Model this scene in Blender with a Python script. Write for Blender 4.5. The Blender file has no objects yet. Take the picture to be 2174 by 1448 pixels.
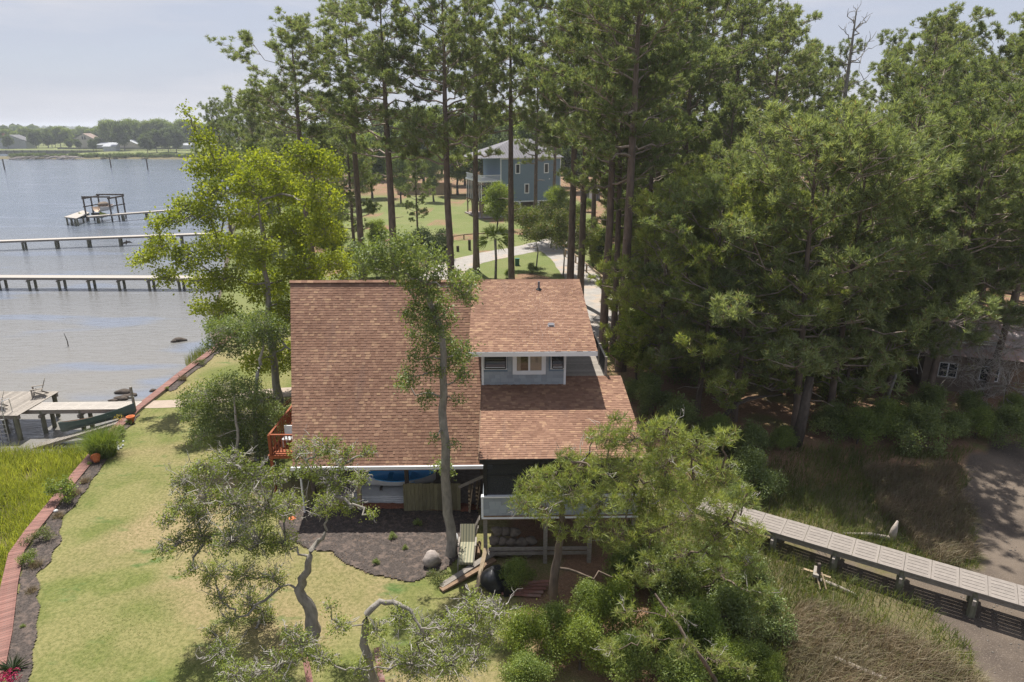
import bpy, math, random
import numpy as np
from mathutils import Vector, Matrix
R_ = math.radians
col = bpy.context.scene.collection
sc = bpy.context.scene
# ---------------------------------------------------------------- camera, sky, sun, exposure
CAMH, PITCH, FPX = 17.0, R_(17.4), 1449.0
cam = bpy.data.cameras.new('camera'); cam.sensor_width = 36; cam.lens = 36*FPX/2174; cam.clip_start = .5; cam.clip_end = 9000
camo = bpy.data.objects.new('camera', cam); col.objects.link(camo)
camo.location = (0, 0, CAMH); camo.rotation_euler = (math.pi/2-PITCH, 0, 0); sc.camera = camo
SUN = Vector((-.32, .95, 2.25)).normalized()
w = bpy.data.worlds.new('World'); sc.world = w; w.use_nodes = True
nt = w.node_tree; N = nt.nodes; Lk = nt.links; N.clear()
sky = N.new('ShaderNodeTexSky'); sky.sky_type = 'NISHITA'; sky.sun_disc = False
sky.sun_elevation = math.asin(SUN.z); sky.sun_rotation = math.atan2(SUN.x, SUN.y); sky.air_density = 1.0; sky.dust_density = .8; sky.ozone_density = 1.5
tc = N.new('ShaderNodeTexCoord'); mp = N.new('ShaderNodeMapping'); mp.inputs['Scale'].default_value = (1.2, 1.2, 7)
nz = N.new('ShaderNodeTexNoise'); nz.inputs['Scale'].default_value = 2.2; nz.inputs['Detail'].default_value = 7; nz.inputs['Roughness'].default_value = .55
rp = N.new('ShaderNodeValToRGB'); rp.color_ramp.elements[0].position = .38; rp.color_ramp.elements[0].color = (.82,.82,.82,1); rp.color_ramp.elements[1].position = .75; rp.color_ramp.elements[1].color = (1,1,1,1)
mx = N.new('ShaderNodeMix'); mx.data_type = 'RGBA'; mx.inputs[7].default_value = (4.15, 4.3, 5.05, 1)   # thin high haze cloud
bg = N.new('ShaderNodeBackground'); bg.inputs[1].default_value = .086; wo = N.new('ShaderNodeOutputWorld')
cl = N.new('ShaderNodeMix'); cl.data_type = 'RGBA'; cl.inputs[6].default_value = (4.0, 4.2, 5.0, 1); cl.inputs[7].default_value = (5.1, 5.15, 5.6, 1); cr = N.new('ShaderNodeMapRange'); cr.inputs[1].default_value = .48; cr.inputs[2].default_value = .7; Lk.new(nz.outputs[0], cr.inputs[0]); Lk.new(cr.outputs[0], cl.inputs[0]); Lk.new(cl.outputs[2], mx.inputs[7])
Lk.new(tc.outputs['Generated'], mp.inputs[0]); Lk.new(mp.outputs[0], nz.inputs['Vector']); Lk.new(nz.outputs[0], rp.inputs[0])
Lk.new(rp.outputs[0], mx.inputs[0]); Lk.new(sky.outputs[0], mx.inputs[6]); Lk.new(mx.outputs[2], bg.inputs[0]); Lk.new(bg.outputs[0], wo.inputs[0])
sl = bpy.data.lights.new('sun', 'SUN'); sl.energy = 5.0; sl.angle = R_(.6); sl.color = (1, .95, .87)
so = bpy.data.objects.new('sun', sl); col.objects.link(so); so.rotation_euler = (-SUN).to_track_quat('-Z', 'Y').to_euler(); so.location = (0, 0, 60)
sc.view_settings.view_transform = 'Standard'; sc.view_settings.look = 'None'; sc.view_settings.gamma = 1; sc.view_settings.exposure = 0.68
sc.cycles.use_denoising = True; sc.cycles.denoising_prefilter = 'NONE'; sc.cycles.max_bounces = 8; sc.cycles.transparent_max_bounces = 12; sc.cycles.diffuse_bounces = 3; sc.cycles.transmission_bounces = 4; sc.cycles.glossy_bounces = 3
sc.cycles.sample_clamp_indirect = 6
# ---------------------------------------------------------------- pixel -> place
cp, sp = math.cos(PITCH), math.sin(PITCH)
def ray(u, v):
    x = (u-1087)/FPX; y = (724-v)/FPX
    return np.array([x, cp+y*sp, -sp+y*cp])
def G(u, v, z=0.):
    d = ray(u, v); t = (z-CAMH)/d[2]; return np.array([d[0]*t, d[1]*t, z])
def Y(u, v, y):
    d = ray(u, v); t = y/d[1]; return np.array([d[0]*t, y, CAMH+d[2]*t])
def mpp(y, z=5.):            # metres per photo pixel there
    return (y*cp+(CAMH-z)*sp)/FPX
# ---------------------------------------------------------------- mesh helpers
def mk(name, V, F, mat, parent=None, smooth=False, loc=None):
    V = np.asarray(V, dtype=np.float32).reshape(-1, 3)
    me = bpy.data.meshes.new(name)
    if isinstance(F, np.ndarray):
        k = F.shape[1]; me.vertices.add(len(V)); me.loops.add(F.size); me.polygons.add(len(F))
        if parent is not None and loc is None: V = V-np.array(parent.get('_o', (0, 0, 0)), dtype=np.float32)
        elif loc is not None: V = V-np.array(loc, dtype=np.float32)
        me.vertices.foreach_set('co', V.ravel()); me.loops.foreach_set('vertex_index', F.ravel().astype(np.int32))
        me.polygons.foreach_set('loop_start', np.arange(0, F.size, k, dtype=np.int32))
        me.update(calc_edges=True)
    else:
        if parent is not None and loc is None: V = V-np.array(parent.get('_o', (0, 0, 0)), dtype=np.float32)
        elif loc is not None: V = V-np.array(loc, dtype=np.float32)
        me.from_pydata(V.tolist(), [], F); me.update()
    if smooth: me.polygons.foreach_set('use_smooth', [True]*len(me.polygons))
    o = bpy.data.objects.new(name, me); col.objects.link(o)
    if mat: me.materials.append(mat)
    if loc is not None: o.location = tuple(float(c) for c in loc)
    if parent is not None:
        o.parent = parent; o['_o'] = tuple(parent.get('_o', (0, 0, 0)))
    return o
def tag(o, label, cat, group=None):
    o['label'] = label; o['category'] = cat
    if group: o['group'] = group
    return o
def kind(o, k): o['kind'] = k; return o
def thing(name, label, cat, loc=(0, 0, 0), group=None):
    o = bpy.data.objects.new(name, None); col.objects.link(o); o.location = tuple(float(c) for c in loc); o['_o'] = tuple(float(c) for c in loc)
    o.empty_display_size = .2
    return tag(o, label, cat, group)
def dup(o, parent=None):
    c = o.copy(); col.objects.link(c); c.parent = parent
    for ch in o.children: dup(ch, c)
    return c
def place(proto, loc, rz=0, s=1, label=None, group=None, cat=None):
    """first use moves the prototype itself, later uses copy it"""
    o = proto
    if proto.get('_used'): o = dup(proto)
    o['_used'] = 1; o.location = tuple(float(c) for c in loc); o.rotation_euler = (0, 0, rz); o.scale = (s, s, s) if np.isscalar(s) else s
    if label: o['label'] = label
    if group: o['group'] = group
    if cat: o['category'] = cat
    return o
class MB:
    def __init__(s): s.v = []; s.f = []
    def add(s, V, F):
        n = len(s.v); s.v += [tuple(map(float, p)) for p in V]; s.f += [tuple(i+n for i in f) for f in F]; return s
    def box(s, c, d, rz=0, rx=0, ry=0):
        m = Matrix.Rotation(rz, 3, 'Z') @ Matrix.Rotation(ry, 3, 'Y') @ Matrix.Rotation(rx, 3, 'X')
        V = [Vector(c)+m @ Vector((x*d[0]/2, y*d[1]/2, z*d[2]/2)) for z in (-1, 1) for y in (-1, 1) for x in (-1, 1)]
        return s.add(V, [(0, 2, 3, 1), (4, 5, 7, 6), (0, 1, 5, 4), (2, 6, 7, 3), (0, 4, 6, 2), (1, 3, 7, 5)])
    def bb(s, x0, x1, y0, y1, z0, z1): return s.box(((x0+x1)/2, (y0+y1)/2, (z0+z1)/2), (x1-x0, y1-y0, z1-z0))
    def bar(s, a, b, w=.1, h=None, up=(0, 0, 1)):
        h = h or w; a = Vector(a); b = Vector(b); d = (b-a).normalized(); up = Vector(up)
        if abs(d.dot(up)) > .98: up = Vector((0, 1, 0))
        x = d.cross(up).normalized(); z = x.cross(d).normalized()
        V = [p+x*(i*w/2)+z*(j*h/2) for p in (a, b) for j in (-1, 1) for i in (-1, 1)]
        return s.add(V, [(0, 1, 3, 2), (4, 6, 7, 5), (0, 4, 5, 1), (2, 3, 7, 6), (0, 2, 6, 4), (1, 5, 7, 3)])
    def tube(s, P, r, n=8, cap=True):
        P = [Vector(p) for p in P]; r = [r]*len(P) if np.isscalar(r) else list(r); V = []; F = []
        for i, p in enumerate(P):
            d = (P[min(i+1, len(P)-1)]-P[max(i-1, 0)]).normalized(); up = Vector((0, 0, 1)) if abs(d.z) < .9 else Vector((1, 0, 0))
            x = d.cross(up).normalized(); y = x.cross(d)
            V += [p+(x*math.cos(2*math.pi*k/n)+y*math.sin(2*math.pi*k/n))*r[i] for k in range(n)]
        for i in range(len(P)-1):
            F += [(i*n+k, i*n+(k+1) % n, (i+1)*n+(k+1) % n, (i+1)*n+k) for k in range(n)]
        if cap: F += [tuple(range(n-1, -1, -1)), tuple((len(P)-1)*n+k for k in range(n))]
        return s.add(V, F)
    def lathe(s, c, prof, n=14):
        V = [(c[0]+r*math.cos(2*math.pi*k/n), c[1]+r*math.sin(2*math.pi*k/n), c[2]+z) for r, z in prof for k in range(n)]
        F = [(i*n+k, i*n+(k+1) % n, (i+1)*n+(k+1) % n, (i+1)*n+k) for i in range(len(prof)-1) for k in range(n)]
        return s.add(V, F+[tuple(range(n-1, -1, -1))])
    def poly(s, P, z0, z1):
        n = len(P); V = [(p[0], p[1], z0) for p in P]+[(p[0], p[1], z1) for p in P]
        return s.add(V, [tuple(range(n-1, -1, -1)), tuple(range(n, 2*n))]+[(i, (i+1) % n, n+(i+1) % n, n+i) for i in range(n)])
    def build(s, name, mat, parent=None, smooth=False, loc=None): return mk(name, s.v, s.f, mat, parent, smooth, loc)
def blob(mb, c, r, rng, n=10, m=7, amp=.15):
    """lumpy closed solid (stone, sack)"""
    V = []; F = []; ph = rng.uniform(0, 6, 8)
    for i in range(m+1):
        a = math.pi*i/m
        for k in range(n):
            b = 2*math.pi*k/n; q = 1+amp*(math.sin(2*b+ph[0]+a*2)+math.sin(3*b+ph[1])*.6*math.sin(a*2+ph[2])+rng.uniform(-.4, .4))
            V.append((c[0]+r[0]*q*math.sin(a)*math.cos(b), c[1]+r[1]*q*math.sin(a)*math.sin(b), c[2]+r[2]*(math.cos(a)*(1+amp*.4*math.sin(b+ph[3])))))
    for i in range(m):
        F += [(i*n+k, (i+1)*n+k, (i+1)*n+(k+1) % n, i*n+(k+1) % n) for k in range(n)]
    return mb.add(V, F)
# ---------------------------------------------------------------- materials
def nodes(name):
    m = bpy.data.materials.new(name); m.use_nodes = True; t = m.node_tree; t.nodes.clear()
    return m, t, t.nodes.new('ShaderNodeOutputMaterial')
def nn(t, ty, **kw):
    n = t.nodes.new(ty)
    for k, v in kw.items():
        if k.startswith('i_'): n.inputs[k[2:].replace('_', ' ')].default_value = v
        else: setattr(n, k, v)
    return n
def mixc(t, fac, a, b, blend='MIX'):
    m = t.nodes.new('ShaderNodeMix'); m.data_type = 'RGBA'; m.blend_type = blend
    for i, x in ((0, fac), (6, a), (7, b)):
        if hasattr(x, 'is_linked') or hasattr(x, 'links'): t.links.new(x, m.inputs[i])
        else: m.inputs[i].default_value = (*x, 1) if isinstance(x, (tuple, list)) and len(x) == 3 else x
    return m.outputs[2]
def ramp(t, x, p0, p1, a=0., b=1.):
    r = nn(t, 'ShaderNodeMapRange'); r.inputs[1].default_value = p0; r.inputs[2].default_value = p1; r.inputs[3].default_value = a; r.inputs[4].default_value = b
    t.links.new(x, r.inputs[0]); return r.outputs[0]
def noise(t, scale, detail=3, vec=None, rough=.55, dist=0.):
    n = nn(t, 'ShaderNodeTexNoise'); n.inputs['Scale'].default_value = scale; n.inputs['Detail'].default_value = detail; n.inputs['Roughness'].default_value = rough; n.inputs['Distortion'].default_value = dist
    if vec is not None: t.links.new(vec, n.inputs['Vector'])
    return n.outputs[0]
def objvec(t, scale=(1, 1, 1), world=False):
    if world: c = nn(t, 'ShaderNodeNewGeometry').outputs['Position']
    else: c = nn(t, 'ShaderNodeTexCoord').outputs['Object']
    m = nn(t, 'ShaderNodeMapping'); m.inputs['Scale'].default_value = scale; t.links.new(c, m.inputs[0]); return m.outputs[0]
def rnd(t):
    """one random number for each piece, whether an island of a joined mesh or an object"""
    g = nn(t, 'ShaderNodeNewGeometry'); o = nn(t, 'ShaderNodeObjectInfo'); a = nn(t, 'ShaderNodeMath', operation='ADD'); f = nn(t, 'ShaderNodeMath', operation='FRACT')
    t.links.new(g.outputs['Random Per Island'], a.inputs[0]); t.links.new(o.outputs['Random'], a.inputs[1]); t.links.new(a.outputs[0], f.inputs[0]); return f.outputs[0]
def std(name, c1, c2=None, scale=4, rough=.75, bump=0, bscale=30, stretch=(1, 1, 1), piece=0, metal=0, spec=.3, world=False, c3=None):
    m, t, out = nodes(name); b = nn(t, 'ShaderNodeBsdfPrincipled'); b.inputs['Roughness'].default_value = rough; b.inputs['Metallic'].default_value = metal; b.inputs['Specular IOR Level'].default_value = spec
    v = objvec(t, stretch, world); c2 = c2 or tuple(x*.75 for x in c1)
    k = mixc(t, ramp(t, noise(t, scale, 5, v), .32, .68), c1, c2)
    if c3: k = mixc(t, ramp(t, noise(t, scale*.31, 3, v), .5, .68), k, c3)
    if piece:
        k = mixc(t, rnd(t), k, mixc(t, 1., k, (1-piece,)*3, 'MULTIPLY'))
    t.links.new(k, b.inputs['Base Color'])
    if bump:
        bp = nn(t, 'ShaderNodeBump'); bp.inputs['Strength'].default_value = bump; bp.inputs['Distance'].default_value = .03
        t.links.new(noise(t, bscale, 4, v), bp.inputs['Height']); t.links.new(bp.outputs[0], b.inputs['Normal'])
    t.links.new(b.outputs[0], out.inputs[0]); return m
def leaf(name, c1, c2, trans=.4, gloss=.05, c3=None, tcol=None, big=.35):
    m, t, out = nodes(name); r = nn(t, 'ShaderNodeNewGeometry').outputs['Random Per Island']
    k = mixc(t, r, c1, c2)
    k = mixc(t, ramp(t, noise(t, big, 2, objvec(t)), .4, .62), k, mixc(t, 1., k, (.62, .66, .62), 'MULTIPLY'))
    if c3: k = mixc(t, ramp(t, r, .93, .95), k, c3)
    oi = nn(t, 'ShaderNodeObjectInfo'); k = mixc(t, oi.outputs['Random'], k, mixc(t, 1., k, (.8, .84, .78), 'MULTIPLY'))
    d = nn(t, 'ShaderNodeBsdfDiffuse'); tr = nn(t, 'ShaderNodeBsdfTranslucent'); t.links.new(k, d.inputs[0])
    t.links.new(mixc(t, 1., k, tcol or (1.35, 1.3, .55), 'MULTIPLY'), tr.inputs[0])
    a = nn(t, 'ShaderNodeMixShader'); a.inputs[0].default_value = trans; t.links.new(d.outputs[0], a.inputs[1]); t.links.new(tr.outputs[0], a.inputs[2])
    g = nn(t, 'ShaderNodeBsdfGlossy'); g.inputs['Roughness'].default_value = .55; g.inputs[0].default_value = (.9, .95, .85, 1)
    x = nn(t, 'ShaderNodeMixShader'); x.inputs[0].default_value = gloss*.55; t.links.new(a.outputs[0], x.inputs[1]); t.links.new(g.outputs[0], x.inputs[2])
    t.links.new(x.outputs[0], out.inputs[0]); return m
M = {}
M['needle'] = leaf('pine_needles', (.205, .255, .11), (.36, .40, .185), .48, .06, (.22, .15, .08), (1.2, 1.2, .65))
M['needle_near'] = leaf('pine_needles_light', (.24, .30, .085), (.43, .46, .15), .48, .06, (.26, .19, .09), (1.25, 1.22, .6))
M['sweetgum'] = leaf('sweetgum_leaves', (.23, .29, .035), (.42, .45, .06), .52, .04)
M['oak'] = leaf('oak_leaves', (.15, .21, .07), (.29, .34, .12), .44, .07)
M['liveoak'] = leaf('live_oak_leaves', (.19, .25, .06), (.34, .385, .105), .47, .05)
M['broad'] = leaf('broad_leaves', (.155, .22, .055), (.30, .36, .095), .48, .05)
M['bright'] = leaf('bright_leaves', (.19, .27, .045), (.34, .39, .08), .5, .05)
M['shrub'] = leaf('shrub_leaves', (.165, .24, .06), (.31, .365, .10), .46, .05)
M['dark'] = leaf('cedar_leaves', (.04, .07, .03), (.085, .115, .045), .3, .05)
M['far'] = leaf('far_leaves', (.10, .14, .055), (.18, .225, .08), .4, .03)
M['marsh'] = leaf('marsh_grass_blades', (.26, .30, .055), (.43, .45, .12), .5, .04, (.36, .33, .14), big=.5)
M['marsh2'] = leaf('green_marsh_blades', (.12, .16, .045), (.22, .23, .085), .42, .04, (.22, .18, .09), big=.5)
M['reed'] = leaf('dry_reed_blades', (.19, .14, .09), (.32, .25, .165), .3, .04, (.15, .17, .06), tcol=(1.1, 1, .8), big=.4)
M['lawnblade'] = leaf('lawn_blades', (.17, .175, .05), (.26, .24, .085), .4, .03, (.32, .25, .14), big=.25)
M['flower'] = leaf('pink_petals', (.6, .02, .13), (.8, .06, .2), .3, .03, tcol=(1, 1, 1))
M['yflower'] = leaf('yellow_petals', (.7, .5, .05), (.8, .6, .1), .3, .03, tcol=(1, 1, 1))
M['mimosa'] = leaf('mimosa_leaves', (.12, .16, .05), (.22, .24, .09), .4, .04, (.42, .30, .24))
M['pinebark'] = std('pine_bark', (.19, .145, .115), (.095, .072, .058), 5, .9, .9, 9, (1, 1, .3))
M['limb'] = std('pine_limb_bark', (.33, .27, .225), (.19, .155, .13), 5, .9, .6, 12)
M['greybark'] = std('grey_bark', (.30, .275, .24), (.165, .15, .13), 6, .9, .8, 14, (1, 1, .4))
M['palebark'] = std('pale_lichen_bark', (.46, .43, .395), (.28, .26, .235), 7, .9, .6, 20)
M['darkbark'] = std('dark_bark', (.105, .085, .07), (.055, .045, .038), 5, .9, .8, 12, (1, 1, .4))
M['white'] = std('white_trim', (.74, .75, .78), (.68, .69, .72), 3, .5)
M['siding'] = std('grey_shake_siding', (.37, .405, .445), (.31, .345, .385), 14, .8, .3, 60, (1, 1, 4), piece=.22)
M['bluesiding'] = std('blue_grey_lap_siding', (.18, .245, .32), (.16, .22, .29), 3, .7)
M['screen'] = None
M['black'] = std('black_frame', (.018, .018, .02), None, 5, .5)
M['wood'] = std('weathered_grey_wood', (.36, .325, .285), (.22, .195, .17), 6, .85, .5, 25, (1, 6, 6), piece=.3)
M['deckpanel'] = std('tan_grey_deck_panel', (.40, .365, .325), (.34, .31, .28), 5, .65, piece=.1)
M['darkpanel'] = std('worn_deck_panel', (.26, .23, .205), (.21, .185, .165), 5, .65, piece=.12)
M['timber'] = std('brown_timber', (.26, .175, .11), (.16, .105, .07), 8, .85, .5, 25, (1, 1, 1), piece=.3)
M['pale_timber'] = std('pale_timber', (.40, .31, .20), (.28, .21, .14), 8, .85, .4, 25, piece=.3)
M['greenwood'] = std('mossy_fence_wood', (.22, .20, .115), (.13, .115, .065), 6, .9, .5, 25, (5, 1, .4), piece=.35)
M['redwood'] = std('red_stained_planks', (.27, .13, .105), (.20, .10, .082), 7, .75, .3, 25, piece=.35, c3=(.26, .18, .155))
M['reddeck'] = std('orange_stained_deck', (.36, .10, .035), (.25, .065, .025), 7, .6, piece=.3)
M['pile'] = std('wet_green_pile', (.19, .185, .13), (.10, .10, .07), 6, .85, .5, 20, (1, 1, .3))
M['terracotta'] = std('terracotta', (.55, .17, .06), (.42, .12, .045), 9, .8)
M['alu'] = std('aluminium', (.62, .63, .65), None, 6, .35, metal=.7)
M['canoe'] = std('dark_green_hull', (.055, .095, .085), (.045, .075, .07), 4, .35, spec=.5)
M['tan'] = std('tan_canoe_inside', (.42, .25, .14), (.34, .20, .11), 5, .6)
M['blue'] = std('blue_hull', (.03, .36, .78), (.03, .30, .7), 3, .35, spec=.5)
M['boatwhite'] = std('boat_white', (.66, .67, .68), (.55, .56, .57), 4, .4)
M['rock'] = std('grey_stone', (.36, .31, .28), (.22, .19, .175), 5, .9, .7, 12)
M['sack'] = std('burlap_sack', (.25, .21, .175), (.15, .125, .105), 8, .95, .8, 40, piece=.3)
M['tarp'] = std('black_tarp', (.03, .032, .037), (.02, .021, .024), 3, .38, .9, 5, spec=.5)
M['fabric'] = None
M['gravel'] = std('gravel_drive', (.33, .31, .29), (.26, .243, .226), 1.2, .95, .5, 40, c3=(.38, .30, .23), world=True)
M['sand'] = std('sandy_path', (.37, .30, .245), (.30, .245, .20), 2, .95, .5, 20, world=True)
M['mulch'] = std('dark_mulch', (.088, .072, .064), (.032, .026, .023), 14, .95, 1., 16, c3=(.125, .095, .08), world=True)
M['redmulch'] = std('red_mulch', (.30, .12, .07), (.17, .07, .045), 9, .95, 1., 18, world=True)
M['metalroof'] = std('grey_metal_roof', (.17, .165, .18), (.14, .135, .15), .6, .75, spec=.2)
M['greenbox'] = std('green_plastic', (.05, .16, .11), None, 5, .5)
M['drift'] = std('driftwood', (.44, .38, .33), (.30, .26, .225), 8, .9, .6, 20)
M['shell'] = std('oyster_shell', (.24, .215, .185), (.13, .115, .10), 10, .8, piece=.5)
M['brownwall'] = std('stained_stucco', (.20, .16, .125), (.125, .10, .08), 1.5, .95, .4, 10)
M['oldroof'] = std('old_roof_metal', (.45, .42, .43), (.34, .20, .16), 1.3, .6, metal=.1)
M['cream'] = std('cream_siding', (.55, .50, .42), None, 1, .8)
M['farwhite'] = std('pale_siding', (.40, .42, .45), None, 1, .8)
M['brick'] = std('red_brick', (.30, .12, .085), None, 3, .9)
M['farroof'] = std('tan_shingle_roof', (.28, .21, .18), None, 2, .9)
M['darkroof'] = std('dark_roof', (.13, .13, .14), None, 2, .85)
M['curtain'] = std('curtain', (.62, .50, .40), (.52, .40, .31), 6, .9, stretch=(8, 1, .2))
M['limeyellow'] = std('lime_trim', (.55, .62, .08), None, 3, .4)
M['tealhull'] = std('dark_teal_hull', (.03, .10, .13), None, 3, .35)
M['redpaint'] = std('red_paint', (.55, .03, .03), None, 3, .4)
def shingle_mat():
    m, t, out = nodes('asphalt_shingles'); b = nn(t, 'ShaderNodeBsdfPrincipled'); b.inputs['Roughness'].default_value = .93; b.inputs['Specular IOR Level'].default_value = .15
    r = rnd(t); k = nn(t, 'ShaderNodeValToRGB'); t.links.new(r, k.inputs[0]); e = k.color_ramp.elements; e[0].position = 0; e[0].color = (.215, .122, .084, 1); e[1].position = 1; e[1].color = (.37, .235, .15, 1)
    for p, c in ((.3, (.245, .142, .098)), (.6, (.268, .157, .109)), (.82, (.30, .18, .123))): x = e.new(p); x.color = (*c, 1)
    v = objvec(t); c = mixc(t, ramp(t, noise(t, .5, 4, v), .4, .7), k.outputs[0], mixc(t, 1., k.outputs[0], (.80, .78, .78), 'MULTIPLY'))
    c = mixc(t, ramp(t, noise(t, 90, 2, v), .3, .7), c, mixc(t, 1., c, (.72, .72, .72), 'MULTIPLY'))
    c = mixc(t, ramp(t, noise(t, 1.2, 5, objvec(t, (1.5, .25, .25))), .58, .75, 0, .55), c, (.16, .105, .085))
    t.links.new(c, b.inputs['Base Color']); t.links.new(b.outputs[0], out.inputs[0]); return m
M['shingle'] = shingle_mat()
def glass_mat(name, c=(.03, .035, .04)):
    m, t, out = nodes(name); b = nn(t, 'ShaderNodeBsdfPrincipled'); b.inputs['Base Color'].default_value = (*c, 1); b.inputs['Roughness'].default_value = .06; b.inputs['Specular IOR Level'].default_value = .6
    t.links.new(b.outputs[0], out.inputs[0]); return m
M['glass'] = glass_mat('window_glass')
def clear_mat():
    m, t, out = nodes('clear_glass'); a = nn(t, 'ShaderNodeBsdfTransparent'); g = nn(t, 'ShaderNodeBsdfGlossy'); g.inputs['Roughness'].default_value = .03
    f = nn(t, 'ShaderNodeFresnel'); f.inputs[0].default_value = 1.5; x = nn(t, 'ShaderNodeMixShader'); a.inputs[0].default_value = (.9, .92, .92, 1)
    t.links.new(f.outputs[0], x.inputs[0]); t.links.new(a.outputs[0], x.inputs[1]); t.links.new(g.outputs[0], x.inputs[2]); t.links.new(x.outputs[0], out.inputs[0]); return m
M['clear'] = clear_mat()
def screen_mat():
    m, t, out = nodes('insect_screen'); a = nn(t, 'ShaderNodeBsdfTransparent'); d = nn(t, 'ShaderNodeBsdfDiffuse'); d.inputs[0].default_value = (.06, .065, .07, 1)
    x = nn(t, 'ShaderNodeMixShader'); x.inputs[0].default_value = .55; t.links.new(a.outputs[0], x.inputs[1]); t.links.new(d.outputs[0], x.inputs[2]); t.links.new(x.outputs[0], out.inputs[0]); return m
M['screen'] = screen_mat()
def stripe_mat():
    m, t, out = nodes('striped_cushion'); b = nn(t, 'ShaderNodeBsdfPrincipled'); b.inputs['Roughness'].default_value = .9
    wv = nn(t, 'ShaderNodeTexWave'); wv.bands_direction = 'X'; wv.inputs['Scale'].default_value = 2.6; t.links.new(objvec(t), wv.inputs[0])
    wv2 = nn(t, 'ShaderNodeTexWave'); wv2.bands_direction = 'X'; wv2.inputs['Scale'].default_value = 7.; t.links.new(objvec(t), wv2.inputs[0])
    c = mixc(t, ramp(t, wv.outputs[1], .4, .6), (.27, .25, .165), (.10, .115, .075)); c = mixc(t, ramp(t, wv2.outputs[1], .6, .7, 0, .6), c, (.32, .30, .22))
    t.links.new(c, b.inputs['Base Color']); t.links.new(b.outputs[0], out.inputs[0]); return m
M['fabric'] = stripe_mat()
def water_mat():
    m, t, out = nodes('estuary_water'); b = nn(t, 'ShaderNodeBsdfPrincipled'); b.inputs['Roughness'].default_value = .12; b.inputs['IOR'].default_value = 1.33
    p = nn(t, 'ShaderNodeNewGeometry').outputs['Position']; sx = nn(t, 'ShaderNodeSeparateXYZ'); t.links.new(p, sx.inputs[0])
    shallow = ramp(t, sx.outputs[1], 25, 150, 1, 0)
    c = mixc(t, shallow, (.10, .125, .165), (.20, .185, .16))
    v = objvec(t, (.35, 1., 1), True)
    pat = ramp(t, noise(t, .17, 2, v, .5), .58, .66, 0, .75); c = mixc(t, pat, c, (.15, .175, .23))
    t.links.new(c, b.inputs['Base Color'])
    bp = nn(t, 'ShaderNodeBump'); bp.inputs['Strength'].default_value = .65; bp.inputs['Distance'].default_value = .14
    h = nn(t, 'ShaderNodeMath', operation='ADD'); t.links.new(noise(t, 2.2, 4, objvec(t, (.3, 1., 1), True), .6, .6), h.inputs[0])
    h2 = nn(t, 'ShaderNodeMath', operation='MULTIPLY'); t.links.new(noise(t, .25, 2, objvec(t, (.4, 1., 1), True)), h2.inputs[0]); h2.inputs[1].default_value = 1.5; t.links.new(h2.outputs[0], h.inputs[1])
    t.links.new(h.outputs[0], bp.inputs['Height']); t.links.new(bp.outputs[0], b.inputs['Normal']); t.links.new(b.outputs[0], out.inputs[0]); return m
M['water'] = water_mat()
def ground_mat():
    m, t, out = nodes('ground_cover'); b = nn(t, 'ShaderNodeBsdfPrincipled'); b.inputs['Roughness'].default_value = .95; b.inputs['Specular IOR Level'].default_value = .15
    at = nn(t, 'ShaderNodeAttribute', attribute_name='zone'); s = nn(t, 'ShaderNodeSeparateColor'); t.links.new(at.outputs['Color'], s.inputs[0]); v = objvec(t, (1, 1, 1), True)
    f1 = noise(t, 7, 5, v, .7); f2 = noise(t, .33, 4, v); f3 = noise(t, .12, 3, v, .5, .5); f4 = noise(t, 26, 3, v)
    lawn = mixc(t, ramp(t, f2, .42, .56), (.145, .16, .05), (.215, .20, .085)); lawn = mixc(t, ramp(t, f3, .47, .60), lawn, (.28, .22, .122)); lawn = mixc(t, ramp(t, noise(t, .5, 3, objvec(t, (1, 2.2, 1), True)), .6, .72), lawn, (.095, .145, .045))
    lawn = mixc(t, ramp(t, f1, .4, .62, 0, .9), lawn, mixc(t, 1., lawn, (.55, .62, .5), 'MULTIPLY')); lawn = mixc(t, ramp(t, f4, .5, .75, 0, .7), lawn, mixc(t, 1., lawn, (1.25, 1.2, 1.2), 'MULTIPLY'))
    straw = mixc(t, ramp(t, f1, .35, .65), (.24, .14, .085), (.14, .085, .055)); straw = mixc(t, ramp(t, f2, .5, .64), straw, (.12, .13, .045)); straw = mixc(t, ramp(t, f4, .45, .7), straw, (.30, .195, .13))
    mud = mixc(t, ramp(t, f2, .4, .65), (.135, .108, .085), (.07, .056, .046)); mud = mixc(t, ramp(t, f4, .55, .72), mud, (.20, .165, .135)); mud = mixc(t, ramp(t, f1, .58, .7), mud, (.10, .08, .065))
    marsh = mixc(t, ramp(t, f1, .35, .65), (.10, .095, .04), (.15, .12, .07))
    sy = nn(t, 'ShaderNodeSeparateXYZ'); t.links.new(v, sy.inputs[0]); lawn = mixc(t, ramp(t, sy.outputs[1], 44, 66, 0, .75), lawn, (.13, .16, .055)); c = mixc(t, s.outputs[0], marsh, lawn); c = mixc(t, s.outputs[1], c, straw); c = mixc(t, s.outputs[2], c, mud); t.links.new(c, b.inputs['Base Color'])
    bp = nn(t, 'ShaderNodeBump'); bp.inputs['Strength'].default_value = .6; bp.inputs['Distance'].default_value = .06; t.links.new(noise(t, 18, 5, v, .7), bp.inputs['Height']); t.links.new(bp.outputs[0], b.inputs['Normal'])
    t.links.new(b.outputs[0], out.inputs[0]); return m
M['ground'] = ground_mat()
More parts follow.
